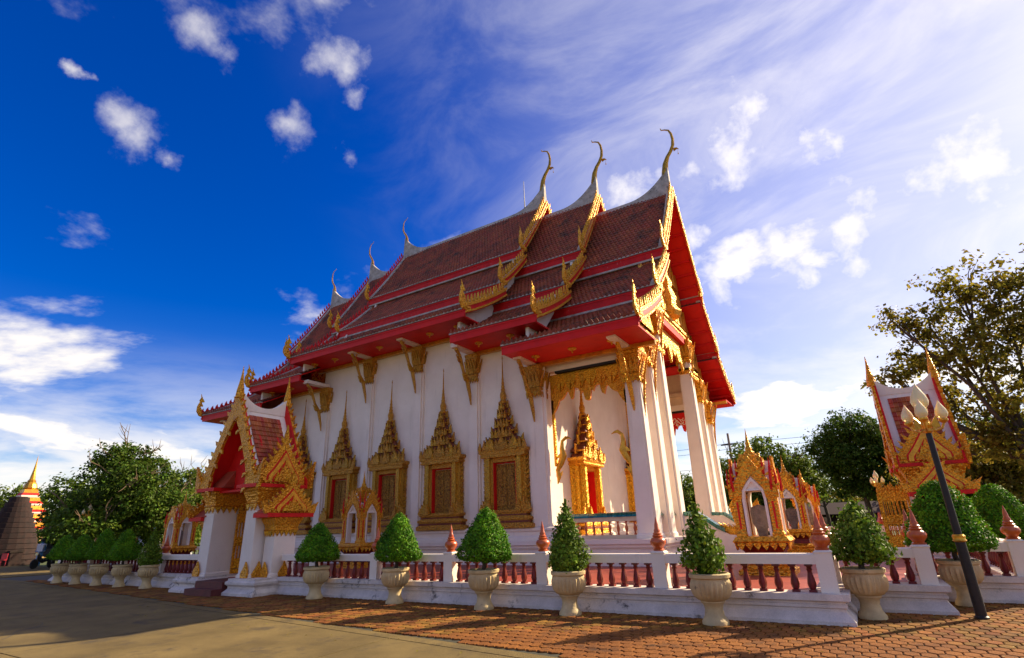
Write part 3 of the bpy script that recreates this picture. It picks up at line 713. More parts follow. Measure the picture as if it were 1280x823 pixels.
# front stair with side walls and serpent heads
for e in (1, -1):
    for k in range(4):
        m = MB(); m.box(*sorted((e*11.7, e*(12.35+.32*(3-k)))), -2.1, 2.1, .36, .37+.19*(k+1)-.002*k); m.build('stair_tread', 'cream', temple)
    for s in (-1, 1):
        y0, y1 = sorted((s*2.12, s*2.5))
        pr = [(10.98, 1.79), (11.75, 1.75), (12.35, 1.32), (12.75, 1.12), (13.12, 1.08), (13.15, .36), (11.7, .36), (11.7, 1.132), (10.98, 1.132)]
        m = MB(); m.prism([(e*a, z) for a, z in pr], 'y', y0, y1); sw = m.build('stair_wall', 'white', temple)
        q = MB(); top = [(11.25, 1.79), (11.75, 1.76), (12.05, 1.55), (12.35, 1.33), (12.62, 1.2)]
        for (a, za), (b2, zb) in zip(top[:-1], top[1:]):
            nn = 3
            for k in range(nn):
                u0, u1 = k/nn+.02, (k+1)/nn-.02; A = (a+(b2-a)*u0, za+(zb-za)*u0); Bq = (a+(b2-a)*u1, za+(zb-za)*u1)
                q.prism([(e*A[0], A[1]), (e*Bq[0], Bq[1]), (e*Bq[0], Bq[1]+.14), (e*A[0], A[1]+.14)], 'y', y0-.05, y1+.05)
        q.build('coping', 'green_tile', sw)
        q = MB(); yc = (y0+y1)/2
        q.tube([(e*a, yc, z) for a, z in ((12.5, 1.30), (12.8, 1.18), (13.05, 1.20), (13.2, 1.38), (13.22, 1.62), (13.16, 1.85), (13.24, 2.05))], [.14, .17, .18, .17, .14, .10, .02], 8, .8)
        for k in range(7): q.flame((e*(13.12-.03*k), yc+(k-3)*.03, 1.25+.12*k), (e, 0, 0), (e*.25, 0, 1), .30, .46, .2*e, .08)
        for k in range(4): q.flame((e*(12.55+.15*k), yc, 1.28-.02*k), (e, 0, 0), (-e*.4, 0, 1), .2, .26, -.2*e, .2)
        q.build('serpent_head', 'gold', sw)
# thin lightning rod on the main ridge
m = MB(); m.tube([(3.9, .0, 18.6), (3.9, 0, 20.6)], [.03, .012], 6); m.build('lightning_rod', 'iron', temple)
# ------------------------------------------------------------------ balustrades round the courtyard
PLINTH = [(-.28, 0.), (.28, 0.), (.28, .06), (.17, .19), (.17, .23), (.20, .25), (.20, .29), (.18, .30), (.18, .33), (.26, .355), (.26, .45), (-.26, .45), (-.26, .355), (-.18, .33), (-.18, .30), (-.20, .29), (-.20, .25), (-.17, .23), (-.17, .19), (-.28, .06)]
RAIL = [(-.11, .885), (.11, .885), (.11, 1.03), (.09, 1.05), (-.09, 1.05), (-.11, 1.03)]
PLINTH = PLINTH[::-1]; RAIL = RAIL[::-1]
fb = MB(); fb.stack([(.058, .058, .45), (.058, .058, .49)]); fb.lathe([(.040, .49), (.060, .53), (.068, .58), (.056, .65), (.038, .73), (.034, .77), (.050, .80), (.036, .82), (.048, .85)], 8); fb.stack([(.058, .058, .85), (.058, .058, .884)])
fbme = fb.mesh('baluster', 'terracotta', True)
fin = MB(); fin.lathe([(.10, 1.10), (.115, 1.12), (.085, 1.14), (.10, 1.17), (.145, 1.22), (.155, 1.27), (.13, 1.32), (.085, 1.345), (.105, 1.37), (.075, 1.39), (.085, 1.415), (.058, 1.44), (.062, 1.47), (.045, 1.50), (.036, 1.58), (.018, 1.66), (.004, 1.72)], 14)
finme = fin.mesh('finial', 'finial_orange', True)
def fence(label, path, posts_extra=True, group=None, first=None):
    root = thing('balustrade', label, 'balustrade', (path[0][0], path[0][1], 0), 0, group)
    o0 = Vector((path[0][0], path[0][1])); P = [(x-o0.x, y-o0.y) for x, y in path]
    m = MB(); m.loft_path(P, PLINTH); m.build('plinth', 'white_stained', root)
    m = MB(); m.loft_path(P, RAIL); m.build('rail', 'white', root)
    postdone = []
    def post(x, y):
        if any(abs(x-a)+abs(y-b2) < .3 for a, b2 in postdone): return
        postdone.append((x, y))
        q = MB(); q.box(x-.125, x+.125, y-.125, y+.125, .451, 1.053); q.stack([(.13, .13, 1.053), (.14, .14, 1.07), (.105, .105, 1.10)], x, y)
        po = q.build('post', 'white', root); link('finial', finme, po, (x, y, 0))
    for i in range(len(P)-1):
        a = Vector(P[i]); b2 = Vector(P[i+1]); ln = (b2-a).length; d = (b2-a)/ln
        nb = max(1, round(ln/2.52)); cuts = [ln*k/nb for k in range(nb+1)]
        if i == 0 and first: cuts = [0]+[q-path[0][0] for q in first]+[ln]
        nb = len(cuts)-1
        for k in range(nb+1):
            if k == 0 and i == 0: continue
            if k == nb and i == len(P)-2 and not posts_extra: continue
            p = a+d*cuts[k]; post(p.x, p.y)
        for k in range(nb):
            s0 = cuts[k]; bl = cuts[k+1]-cuts[k]; c = max(1, round((bl-.25)/.262))
            for t in range(c):
                p = a+d*(s0+.125+(bl-.25)*(t+.5)/c); link('baluster', fbme, root, (p.x, p.y, 0), math.atan2(d.y, d.x))
    return root
GLx, GRy = -16.75, 22.5
fence('white balustrade from the shaded gate to the stepped corner by the lamp post', [(GLx+2.0, FY)]+cp+[(2.4, GRy-2.0)], False, None, (-13.35, -10.95, -8.5, -5.97, -3.42))
fence('white balustrade with dark red balusters behind the row of shaded potted topiary', [(GLx-2.0, FY)]+[mirx(p) for p in cp]+[(-33.1, 20)])
fence('white balustrade beyond the golden stone shrines at the far courtyard corner', [(-9.0, 34.8)]+[miry(p) for p in cp]+[(2.4, GRy+2.0)], False)
# ------------------------------------------------------------------ gates
def make_gate(label):
    r = thing('gate', label, 'gate')
    for s in (-1, 1):
        m = MB(); m.stack([(1.0, 1.05, 0), (1.0, 1.05, .08), (.90, .93, .18), (.90, .93, .24), (.96, 1.0, .30), (.96, 1.0, .36), (.90, .94, .40), (.90, .94, .45)], s*1.72, 0, Matrix.Translation((s*.20, 0, 0)) @ Matrix.Diagonal((.72, 1, 1, 1))); m.build('gate_plinth', 'white_stained', r)
        m = MB(); m.stack([(.31, .74, .451), (.31, .74, .52), (.275, .70, .56), (.26, .68, 2.52)], s*1.13, 0); j_ = m.build('jamb', 'white', r)
        m = MB(); m.stack([(.28, .70, 2.50), (.32, .74, 2.54), (.28, .70, 2.58), (.30, .72, 2.66), (.38, .80, 2.88), (.42, .84, 2.92), (.42, .84, 2.99)], s*1.13, 0)
        for k in range(7):
            for yy in (-1, 1): 
                if k < 3: m.flame((s*1.13+(k-1)*.19, yy*.72, 2.52), (1, 0, 0), (0, 0, -1), .17, .2, 0, .03)
            m.flame((s*(1.13+.28), -.6+k*.2, 2.52), (0, 1, 0), (0, 0, -1), .18, .2, 0, .03); m.flame((s*(1.13-.28), -.6+k*.2, 2.52), (0, 1, 0), (0, 0, -1), .18, .2, 0, .03)
        m.build('capital', 'gold', j_)
        for x, y, ax in ((1.26, -.77, (1, 0, 0)), (1.46, -.50, (0, 1, 0))): m = MB(); m.flame((s*x, y, .45), ax, (0, .06, 1), .34, .44, 0, .05); m.build('foot_leaf', 'gold', j_)
        # wing with its own small roof
        m = MB(); m.stack([(.27, .42, .451), (.27, .42, .52), (.23, .38, .56), (.215, .36, 1.72)], s*1.70, 0); m.box(*sorted((s*1.38, s*1.6)), -.22, .22, .451, 2.08); wg = m.build('wing_pillar', 'white', r)
        m = MB(); m.stack([(.235, .38, 1.70), (.27, .42, 1.74), (.24, .39, 1.78), (.26, .41, 1.88), (.34, .50, 2.06), (.34, .50, 2.10)], s*1.70, 0)
        for k in range(5):
            m.flame((s*1.70+(k-2)*.09, -.40, 1.72), (1, 0, 0), (0, 0, -1), .1, .16, 0, .03); m.flame((s*1.94, -.3+k*.15, 1.72), (0, 1, 0), (0, 0, -1), .14, .16, 0, .03)
        m.build('capital', 'gold', wg)
        for x, y, ax in ((1.70, -.44, (1, 0, 0)), (1.98, 0, (0, 1, 0))): m = MB(); m.flame((s*x, y, .45), ax, (0, 0, 1), .34, .42, 0, .05); m.build('foot_leaf', 'gold', wg)
        m = MB(); m.box(*sorted((s*1.40, s*2.12)), -.80, .80, 2.102, 2.22); m.build('eave_band', 'red', r)
        m = MB(); m.prism([(-.74, 2.225), (.74, 2.225), (.34, 2.55), (0, 2.98), (-.34, 2.55)], 'x', *sorted((s*1.3, s*1.98))); m.build('wing_roof', 'gate_tile', r)
        def pedi(xo, zb, hw, ht):
            xa_, xb_ = sorted((s*xo, s*(xo+.075)))
            ol = [(1., 0), (.96, .20), (.66, .42), (.30, .72), (0, 1.), (-.30, .72), (-.66, .42), (-.96, .20), (-1., 0)]
            q = MB(); q.prism([(a*hw, zb+c*ht) for a, c in ol], 'x', xa_, xb_)
            for k in range(9):
                for y in (-1, 1):
                    u = k/8.6*4; i = int(u); v = u-i; ya = ol[i][0]*(1-v)+ol[i+1][0]*v; za = ol[i][1]*(1-v)+ol[i+1][1]*v
                    q.flame((s*(xo+.04), y*ya*hw, zb+za*ht-.02), (0, y, 0), (0, y*.45, 1), hw*.17, ht*.15, .25, .06)
            q.flame((s*(xo+.04), 0, zb+ht-.05), (0, 1, 0), (0, 0, 1), hw*.18, ht*.36, 0, .07)
            for y in (-1, 1): q.flame((s*(xo+.04), y*hw*.98, zb), (0, y, 0), (0, y*.4, 1), hw*.24, ht*.38, .35, .08)
            po_ = q.build('pediment', 'gold', r)
            q = MB(); q.prism([(a*hw*.72, zb+.04+c*ht*.72) for a, c in ol], 'x', *sorted((s*(xo+.077), s*(xo+.095)))); q.build('field', 'red', po_)
            q = MB(); q.prism([(a*hw*.66, zb+.05+c*ht*.65) for a, c in ol], 'x', *sorted((s*(xo+.097), s*(xo+.125)))); q.build('inner_arch', 'gold_plain', po_)
            q = MB(); q.prism([(a*hw*.50, zb+.05+c*ht*.48) for a, c in ol], 'x', *sorted((s*(xo+.127), s*(xo+.14)))); q.build('inner_field', 'red', po_)
            q = MB()
            for y, z, w_, h_ in ((0, .08, .40, .44), (-.16, .06, .30, .30), (.16, .06, .30, .30), (-.32, .05, .26, .20), (.32, .05, .26, .20), (0, .04, .6, .20)): q.flame((s*(xo+.16), y*hw, zb+z*ht), (0, 1, 0), (0, 0, 1), w_*hw, h_*ht, 0, .06)
            for k in range(-4, 5): q.flame((s*(xo+.11), k*.19*hw, zb+.10), (0, 1, 0), (0, 0, -1), hw*.17, .10, 0, .04)
            q.build('ornament', 'gold', po_)
        pedi(1.985, 2.225, .80, .95)
        # upper side pediment over a red band
        m = MB(); m.box(*sorted((s*.62, s*1.60)), -.96, .96, 2.995, 3.10); m.build('eave_band', 'red', r)
        m = MB(); m.prism([(-.72, 3.105), (.72, 3.105), (.36, 3.65), (0, 4.25), (-.36, 3.65)], 'x', *sorted((s*.5, s*1.42))); m.build('dormer_roof', 'gate_tile', r)
        pedi(1.425, 3.105, .82, 1.42)
        # gate leaf standing open
        lf = MB(); x0, x1 = sorted((s*.76, s*.81)); y0, y1 = .06, .88
        for a, c in ((y0, y0+.07), (y1-.07, y1)): lf.box(x0, x1, a, c, .47, 2.3)
        for a, c in ((.47, .60), (.62, .92), (1.30, 1.58), (2.02, 2.32)): lf.box(x0+.005, x1-.005, y0+.07, y1-.07, a, c)
        for k in range(6):
            yy = y0+.13+k*.11; lf.box(x0+.012, x1-.012, yy, yy+.035, .92, 1.30); lf.box(x0+.012, x1-.012, yy, yy+.035, 1.58, 2.02)
        for k in range(5): lf.flame(((x0+x1)/2, y0+.1+k*.155, 2.31), (0, 1, 0), (0, 0, 1), .17, .22 if k % 2 else .32, 0, .04)
        lf.build('gate_leaf', 'gold', r)
        # main roof slope
        def pc(t): return (1.46*t, 5.72-2.62*t-.34*4*t*(1-t)*.5)
        P = [pc(i/8) for i in range(9)]
        m = MB(); m.prism([(s*x, z) for x, z in P]+[(s*x-.0, z-.10) for x, z in reversed(P)], 'y', -.80, .80); sl_ = m.build('roof_slope', 'white', r)
        m = MB(); nc = 14
        for c in range(nc):
            t0 = .10+.78*c/nc; t1 = .10+.78*(c+1.1)/nc; a = pc(t0); d = pc(t1)
            for k in range(9):
                ya = -.58+k*.129; m.add([(s*(a[0]+.005), ya, a[1]+.012), (s*(a[0]+.005), ya+.125, a[1]+.012), (s*(d[0]+.03), ya+.125, d[1]+.03), (s*(d[0]+.03), ya, d[1]+.03), (s*d[0], ya+.125, d[1]), (s*d[0], ya, d[1])], [(0, 1, 2, 3), (3, 2, 4, 5)])
        q = m.build('roof_tiles', 'gate_tile', sl_); q['kind'] = 'stuff'
        m = MB(); m.prism([(s*x, z-.102) for x, z in P]+[(s*x, z-.16) for x, z in reversed(P)], 'y', -.79, .79); m.build('roof_lining', 'red', sl_)
    P = [(-.86, 5.72+.46)]+[(-.86+.143*i, 5.72+.46*abs(1-i/6)**2.2) for i in range(1, 12)]+[(.86, 6.18)]
    m = MB(); m.prism(P+[(.86, 5.55), (-.86, 5.55)], 'x', -.10, .10); m.build('ridge_cap', 'white', r)
    for s in (-1, 1):                                   # front and back gable frames
        outer = [(1.62, 3.0), (1.60, 3.25), (1.28, 3.62), (.98, 4.15), (.62, 4.92), (.28, 5.62), (0, 6.12)]
        inner = [(0, 5.30), (.30, 4.85), (.60, 4.30), (.82, 3.85), (.98, 3.45), (1.0, 3.0)]
        for sx in (-1, 1):
            fr = MB(); fr.prism([(sx*x, z) for x, z in outer+inner], 'y', *sorted((s*.86, s*.95)))
            for k in range(15):
                u = k/14; i = min(5, int(u*6)); v = u*6-i; x = outer[i][0]*(1-v)+outer[min(6, i+1)][0]*v; z = outer[i][1]*(1-v)+outer[min(6, i+1)][1]*v
                fr.flame((sx*x, s*.91, z-.03), (sx, 0, 0), (sx*.55, 0, .85), .17, .19, .25, .07)
            fr.flame((sx*1.60, s*.91, 3.1), (sx, 0, 0), (sx*.15, 0, 1), .26, .75, .35, .09)
            for k in range(6):                          # inner lobes
                x, z = inner[k]; fr.flame((sx*max(.06, x), s*.94, z), (sx, 0, 0), (-sx*.6, 0, -.6), .2, .22, 0, .06)
            go = fr.build('gable_frame', 'gold', r)
            bk = MB(); bk.prism([(sx*x, z) for x, z in outer+inner], 'y', *sorted((s*.80, s*.858))); bk.build('gable_backing', 'red', go)
        m = MB(); m.tube([(0, s*.90, z) for z in (5.95, 6.2, 6.5, 6.75, 7.05)], [.16, .13, .075, .04, .008], 6); m.build('apex_finial', 'gold', r)
        m = MB(); m.prism([(-1.1, 2.995), (1.1, 2.995), (.98, 3.6), (.62, 4.55), (0, 5.42), (-.62, 4.55), (-.98, 3.6)], 'y', *sorted((s*.30, s*.36))); m.build('tympanum', 'red', r)
    m = MB(); m.box(-.86, .86, -.70, .70, 2.93, 2.99); m.build('passage_ceiling', 'red', r)
    for k in range(2):
        m = MB(); m.box(-.70, .70, -1.35+.3*k, .75-.002*k, 0, .18+.18*k); m.build('step', 'step_red', r)
    return r
g1 = make_gate('gabled gate with red arch and gold pediments in shade, brown steps between its jambs')
g1.location = (GLx, FY, 0)
g2 = copy_tree(g1, (2.2, GRy, 0), R(90), 'gabled gate in sun behind the lamp post, gold side pediment below white edged roof')
for o in list(col.objects):
    if o.parent is g2 and o.name.startswith('gate_leaf'): o.location = (0, .68, 0)
# ------------------------------------------------------------------ boundary stone shrines
def make_shrine(label):
    r = thing('stone_shrine', label, 'shrine', group='boundary stone shrines')
    m = MB(); m.stack([(.60, .60, 0), (.60, .60, .10), (.52, .52, .14), (.52, .52, .20), (.56, .56, .24), (.56, .56, .30), (.42, .42, .36)]); m.build('base', 'gold', r)
    m = MB(); m.stack([(.42, .42, .36), (.42, .42, .50), (.46, .46, .54), (.56, .56, .66), (.56, .56, .70)]); m.build('waist', 'terracotta', r)
    m = MB(); m.stack([(.60, .60, .70), (.63, .63, .74), (.60, .60, .78), (.56, .56, .84)])
    for k in range(6):
        for a in range(4):
            mm = MB(); mm.flame((-.45+k*.18, -.585, .70), (1, 0, 0), (0, .1, -1), .17, .16, 0, .03); m.merge(mm, RZ(a*math.pi/2))
    m.build('cornice', 'gold', r)
    for x in (-1, 1):
        for y in (-1, 1):
            m = MB(); m.stack([(.13, .13, .84), (.13, .13, .90), (.105, .105, .96), (.10, .10, 1.70), (.13, .13, 1.76), (.14, .14, 1.86)], x*.40, y*.40); pl = m.build('pillar', 'gold', r)
            q = MB(); q.box(x*.40-.022, x*.40+.022, y*.40-.107, y*.40+.107, 1.02, 1.64); q.box(x*.40-.107, x*.40+.107, y*.40-.022, y*.40+.022, 1.02, 1.64); q.build('inlay', 'red', pl)
    for a in range(4):
        M = RZ(a*math.pi/2)
        m = MB(); m.prism([(-.56, 1.72), (-.56, 1.95), (-.34, 2.20), (-.14, 2.52), (0, 2.74), (.14, 2.52), (.34, 2.20), (.56, 1.95), (.56, 1.72), (.27, 1.72), (.25, 1.92), (.13, 2.10), (0, 2.26), (-.13, 2.10), (-.25, 1.92), (-.27, 1.72)], 'y', -.52, -.46, M)
        q = MB()
        for k in range(6):
            for s in (-1, 1): q.flame((s*(.56-.52*k/5.5), -.50, 1.98+.72*k/5.5), (s, 0, 0), (s*.5, 0, 1), .09, .10, .2, .04)
        m.merge(q, M); m.build('pediment', 'gold', r)
        m = MB(); m.prism([(-.275, .86), (-.275, 1.72), (-.24, 1.92), (-.12, 2.08), (0, 2.22), (.12, 2.08), (.24, 1.92), (.275, 1.72), (.275, .86), (.215, .86), (.215, 1.70), (.19, 1.88), (.10, 2.0), (0, 2.12), (-.10, 2.0), (-.19, 1.88), (-.215, 1.70), (-.215, .86)], 'y', -.50, -.30, M); m.build('arch_lining', 'white', r)
        m = MB(); m.prism([(-.50, 1.9), (0, 2.62), (.50, 1.9)], 'y', -.455, .0, M); m.build('roof_gable', 'white', r)
        for s in (-1, 1):
            for k, (dx, z0, z1) in enumerate(((.54, 1.9, 2.45), (.30, 2.15, 2.68))):
                q = MB(); q.tube([(s*dx, -.44, z0), (s*(dx+.015), -.45, (z0+z1)/2), (s*dx, -.45, z1)], [.035, .030, .006], 4); m = MB(); m.merge(q, M); m.build('ridge_spike', 'red', r)
    m = MB(); m.stack([(.30, .30, 2.3), (.32, .32, 2.42), (.26, .26, 2.48), (.28, .28, 2.58), (.20, .20, 2.66), (.22, .22, 2.74), (.14, .14, 2.82)])
    for a in range(4):
        for k in (-1, 0, 1):
            q = MB(); q.flame((k*.16, -.31, 2.42), (1, 0, 0), (0, .15, 1), .2, .30, 0, .05); q.flame((k*.11, -.24, 2.60), (1, 0, 0), (0, .15, 1), .15, .24, 0, .05); m.merge(q, RZ(a*math.pi/2))
    m.lathe([(.12, 2.80), (.13, 2.86), (.08, 2.92), (.09, 2.96), (.055, 3.02), (.05, 3.10), (.02, 3.3), (.004, 3.48)], 8); m.build('spire', 'gold', r)
    m = MB(); m.prism([(-.10, .84), (.10, .84), (.12, 1.0), (.19, 1.15), (.20, 1.42), (.17, 1.52), (0, 1.58), (-.17, 1.52), (-.20, 1.42), (-.19, 1.15), (-.12, 1.0)], 'y', -.06, .06); m.build('boundary_stone', 'stone', r)
    return r
sh = make_shrine('gold and red arched stone shrine at courtyard corner, beside the stair serpent head'); sh.location = (-2.1, 15.0, .37)
copy_tree(sh, (-2.1, 22.8, .37), 0, 'gold and red arched stone shrine facing middle of the front stair')
copy_tree(sh, (-2.1, 30.6, .37), 0, 'gold and red arched stone shrine last of the row beyond the front stair')
copy_tree(sh, (-16.1, 15.0, .37), 0, 'gold arched stone shrine below the temple windows behind the potted topiary')
copy_tree(sh, (-28.9, 15.0, .37), 0, 'gold arched stone shrine against tree foliage, past the shaded gate')
# ------------------------------------------------------------------ pots with clipped shrubs
def flute(prof, seg=48, amp=.018):
    m = MB(); vs = []; fs = []
    for r_, z, a in prof:
        for k in range(seg):
            t = 2*math.pi*k/seg; rr = r_+(amp*a*(1 if k % 2 else -1)); vs.append((rr*math.cos(t), rr*math.sin(t), z))
    n = len(prof)
    for i in range(n-1):
        for k in range(seg): fs.append((i*seg+k, i*seg+(k+1) % seg, (i+1)*seg+(k+1) % seg, (i+1)*seg+k))
    fs.append(tuple(range(seg-1, -1, -1))); m.add(vs, fs); return m
potfoot = MB(); potfoot.lathe([(.20, 0), (.20, .05), (.185, .07), (.15, .13), (.135, .22), (.15, .29), (.185, .33), (.185, .35)], 20)
pfme = potfoot.mesh('foot', 'pot', True)
pbme = flute([(.17, .345, 0), (.22, .37, .6), (.275, .44, 1), (.30, .53, 1), (.30, .60, .9), (.285, .66, .4), (.282, .68, 0), (.315, .70, 0), (.32, .75, 0), (.30, .765, 0), (.275, .765, 0), (.27, .70, 0), (.10, .70, 0)]).mesh('bowl', 'pot', True)
so2 = MB(); so2.lathe([(.262, .69), (.262, .715), (.1, .735)], 16); some = so2.mesh('soil', 'soil')
def leafcloud(m, pts, size, fold=.35):
    for p, nrm in pts:
        a = Vector((random.gauss(0, 1), random.gauss(0, 1), random.gauss(0, 1))); nn = (Vector(nrm)*1.1+a*.6).normalized()
        t = nn.cross(Vector((random.gauss(0, 1), random.gauss(0, 1), random.gauss(0, 1))))
        if t.length < 1e-4: continue
        t.normalize(); b2 = nn.cross(t); s = size*random.uniform(.7, 1.35); p = Vector(p); w_ = s*.42
        o = len(m.v)
        m.v += [tuple(p-t*s*.6), tuple(p+b2*w_+nn*s*fold*.3), tuple(p+t*s*.7), tuple(p-b2*w_+nn*s*fold*.3)]
        m.f += [(o, o+1, o+2), (o, o+2, o+3)]
def crown_prof(prof, n, size, loose=.03, seed=1):
    """leaves spread in a shell under a turned outline [(r,z)]"""
    rnd = random.Random(seed); m = MB(); pts = []
    tot = [0]
    for (ra, za), (rb, zb_) in zip(prof[:-1], prof[1:]): tot.append(tot[-1]+(ra+rb+.02)*math.hypot(ra-rb, za-zb_))
    ph = [rnd.uniform(0, 6.28) for _ in range(6)]
    for _ in range(n):
        u = rnd.random()*tot[-1]; i = 0
        while i < len(prof)-2 and tot[i+1] < u: i += 1
        v = (u-tot[i])/(tot[i+1]-tot[i]+1e-9); r_ = prof[i][0]*(1-v)+prof[i+1][0]*v; z = prof[i][1]*(1-v)+prof[i+1][1]*v
        t = rnd.uniform(0, 6.2832); wob = 1+loose*1.4*(math.sin(3*t+ph[0]+z*5)+math.sin(5*t+ph[1]-z*9)+.7*math.sin(9*t+ph[2]+z*17))
        dpt = abs(rnd.gauss(0, 1))*loose*1.2
        rr = max(.005, r_*wob-dpt+rnd.gauss(0, loose*.45)); dz = (prof[i][0]-prof[i+1][0])/(abs(prof[i+1][1]-prof[i][1])+.02)
        pts.append(((rr*math.cos(t), rr*math.sin(t), z+rnd.gauss(0, loose*.5)), Vector((math.cos(t), math.sin(t), max(-1.5, min(1.5, dz)))).normalized()))
    leafcloud(m, pts, size)
    return m
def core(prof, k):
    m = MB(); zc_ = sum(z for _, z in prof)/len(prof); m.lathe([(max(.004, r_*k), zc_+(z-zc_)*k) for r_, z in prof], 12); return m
SH = {  # outline (r,z)
 'dome': [(.02, .97), (.36, .96), (.50, 1.00), (.535, 1.08), (.50, 1.20), (.43, 1.38), (.34, 1.58), (.25, 1.76), (.16, 1.91), (.08, 2.0), (.01, 2.03)],
 'wide': [(.02, .93), (.42, .92), (.54, .96), (.56, 1.04), (.50, 1.18), (.41, 1.36), (.32, 1.52), (.22, 1.68), (.12, 1.79), (.01, 1.83)],
 'big': [(.02, .98), (.42, .96), (.58, 1.0), (.63, 1.08), (.60, 1.22), (.54, 1.42), (.47, 1.65), (.38, 1.88), (.27, 2.06), (.14, 2.19), (.01, 2.23)],
 'narrow': [(.10, .78), (.30, .80), (.36, .92), (.34, 1.08), (.27, 1.32), (.19, 1.56), (.12, 1.78), (.06, 1.94), (.01, 2.05)],
 'loose': [(.08, .80), (.26, .84), (.33, .96), (.31, 1.10), (.25, 1.30), (.17, 1.50), (.11, 1.66), (.05, 1.76), (.01, 1.84)],
 'ragged': [(.04, .93), (.34, .92), (.46, 1.0), (.45, 1.12), (.38, 1.30), (.29, 1.50), (.20, 1.66), (.10, 1.78), (.01, 1.84)]}
CR = {}
for i, (k, pr) in enumerate(SH.items()):
    lo_ = {'narrow': .06, 'loose': .09, 'ragged': .075}.get(k, .036); sz = {'narrow': .05, 'loose': .06, 'ragged': .055}.get(k, .038); n = {'narrow': 3600, 'loose': 2300, 'ragged': 3400, 'big': 11000}.get(k, 8500)
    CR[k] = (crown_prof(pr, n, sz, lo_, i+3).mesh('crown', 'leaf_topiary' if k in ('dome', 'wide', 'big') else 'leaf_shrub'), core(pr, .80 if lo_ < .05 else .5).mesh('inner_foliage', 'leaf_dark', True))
tk = MB(); tk.tube([(.01, 0, .70), (-.02, .01, .85), (.015, -.01, 1.0), (0, 0, 1.25)], [.05, .04, .045, .03], 7)
for k in range(5): tk.tube([(0, 0, .88), (.12*math.cos(k*1.26), .12*math.sin(k*1.26), 1.02), (.24*math.cos(k*1.26), .24*math.sin(k*1.26), 1.15)], [.025, .018, .008], 5)
tkme = tk.mesh('trunk', 'bark', True)
POTS = [(-2.37, 10.06, 'loose', 'cream urn planter with a thin loose shrub beside the balustrade corner'), (-5.06, 10.11, 'narrow', 'cream urn planter with a narrow dark pointed shrub overlapping the porch'),
 (-7.1, 10.15, 'dome', 'cream urn planter with bright dense cone topiary below the window nearest the porch'), (-9.7, 10.2, 'dome', 'cream urn planter with dense cone topiary beside the small gold shrine'),
 (-12.55, 10.2, 'wide', 'cream urn planter with squat dark topiary standing next to the shaded gate'), (-.15, 11.46, 'ragged', 'cream urn planter with ragged round shrub in the balustrade recess'),
 (1.38, 13.5, 'big', 'cream urn planter with tall dense topiary right behind the lamp post'), (2.98, 18.2, 'big', 'planter with tall topiary along the front balustrade, beside the orange finial'), (2.98, 21.2, 'big', 'planter with tall topiary in front of the sunny gate'),
 (-21.3, 10.2, 'narrow', 'shaded urn planter with a thin dark shrub, standing next to the gate steps'), (-23.2, 10.2, 'dome', 'shaded urn planter with tall clipped topiary, second along from the gate steps'), (-25.0, 10.2, 'dome', 'shaded urn planter with clipped topiary, in the middle of the row past the gate'), (-26.8, 10.2, 'wide', 'shaded urn planter with squat topiary, second last of the row past the gate'), (-28.5, 10.2, 'wide', 'shaded urn planter with squat topiary, last of the row towards the kiln')]
for i, (x, y, k, lb_) in enumerate(POTS):
    r = thing('potted_topiary', lb_ or 'shaded planter with dark clipped topiary in the row past the gate', 'planter', (x, y, .004), random.uniform(0, 6), 'potted topiary along the balustrades' if i < 9 else 'shaded planters past the gate')
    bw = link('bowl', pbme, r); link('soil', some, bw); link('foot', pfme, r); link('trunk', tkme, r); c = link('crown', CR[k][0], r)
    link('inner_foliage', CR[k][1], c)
    r.scale = (1.06, 1.06, 1.02) if i < 9 else (.98, .98, .98)
    c.rotation_euler = (random.uniform(-.04, .04), random.uniform(-.04, .04), 0); c.scale = (random.uniform(.95, 1.05), random.uniform(.95, 1.05), random.uniform(.97, 1.03))
# ------------------------------------------------------------------ lamp posts
def make_lamp(label):
    r = thing('lamp_post', label, 'street lamp', group='black and gold lamp posts')
    m = MB(); m.lathe([(.10, 0), (.10, .03), (.078, .05), (.072, 1.18)], 12); m.build('lower_shaft', 'iron', r, True)
    m = MB(); m.lathe([(.075, 1.15), (.10, 1.17), (.085, 1.20), (.095, 1.24), (.075, 1.27)], 12); m.build('collar', 'gold_plain', r, True)
    m = MB(); m.lathe([(.058, 1.26), (.050, 2.2), (.045, 2.98)], 12); m.build('upper_shaft', 'iron', r, True)
    m = MB(); m.lathe([(.05, 2.96), (.08, 2.99), (.06, 3.04), (.09, 3.10), (.06, 3.16), (.05, 3.26), (.085, 3.36), (.085, 3.40)], 12)
    for a in range(3):
        t = R(20+120*a); c, s = math.cos(t), math.sin(t)
        m.tube([(0, 0, 3.06), (c*.12, s*.12, 3.0), (c*.24, s*.24, 3.04), (c*.29, s*.29, 3.14)], [.025, .022, .022, .02], 6)
        m.lathe([(.02, 3.12), (.075, 3.17), (.075, 3.20)], 10, c*.29, s*.29); m.flame((c*.14, s*.14, 3.05), (c, s, 0), (0, 0, 1), .14, .22, .2, .03)
    m.build('bracket', 'gold_plain', r)
    for a in range(4):
        t = R(20+120*a); x, y, z, k = (math.cos(t)*.29, math.sin(t)*.29, 3.20, .78) if a < 3 else (0, 0, 3.40, 1.1)
        q = MB(); q.lathe([(.06*k, z), (.11*k, z+.06*k), (.125*k, z+.13*k), (.105*k, z+.22*k), (.06*k, z+.31*k), (.025*k, z+.38*k), (.004, z+.43*k)], 12, x, y); q.build('globe', 'lamp_glass', r, True)
    return r
lp = make_lamp('black lamp post with gold collar and flame shaped globes on the brick paving'); lp.location = (1.33, 11.95, .005)
copy_tree(lp, (-42.2, 16.0, 0), 0, 'lamp post standing before the big round tree behind the shaded planters')
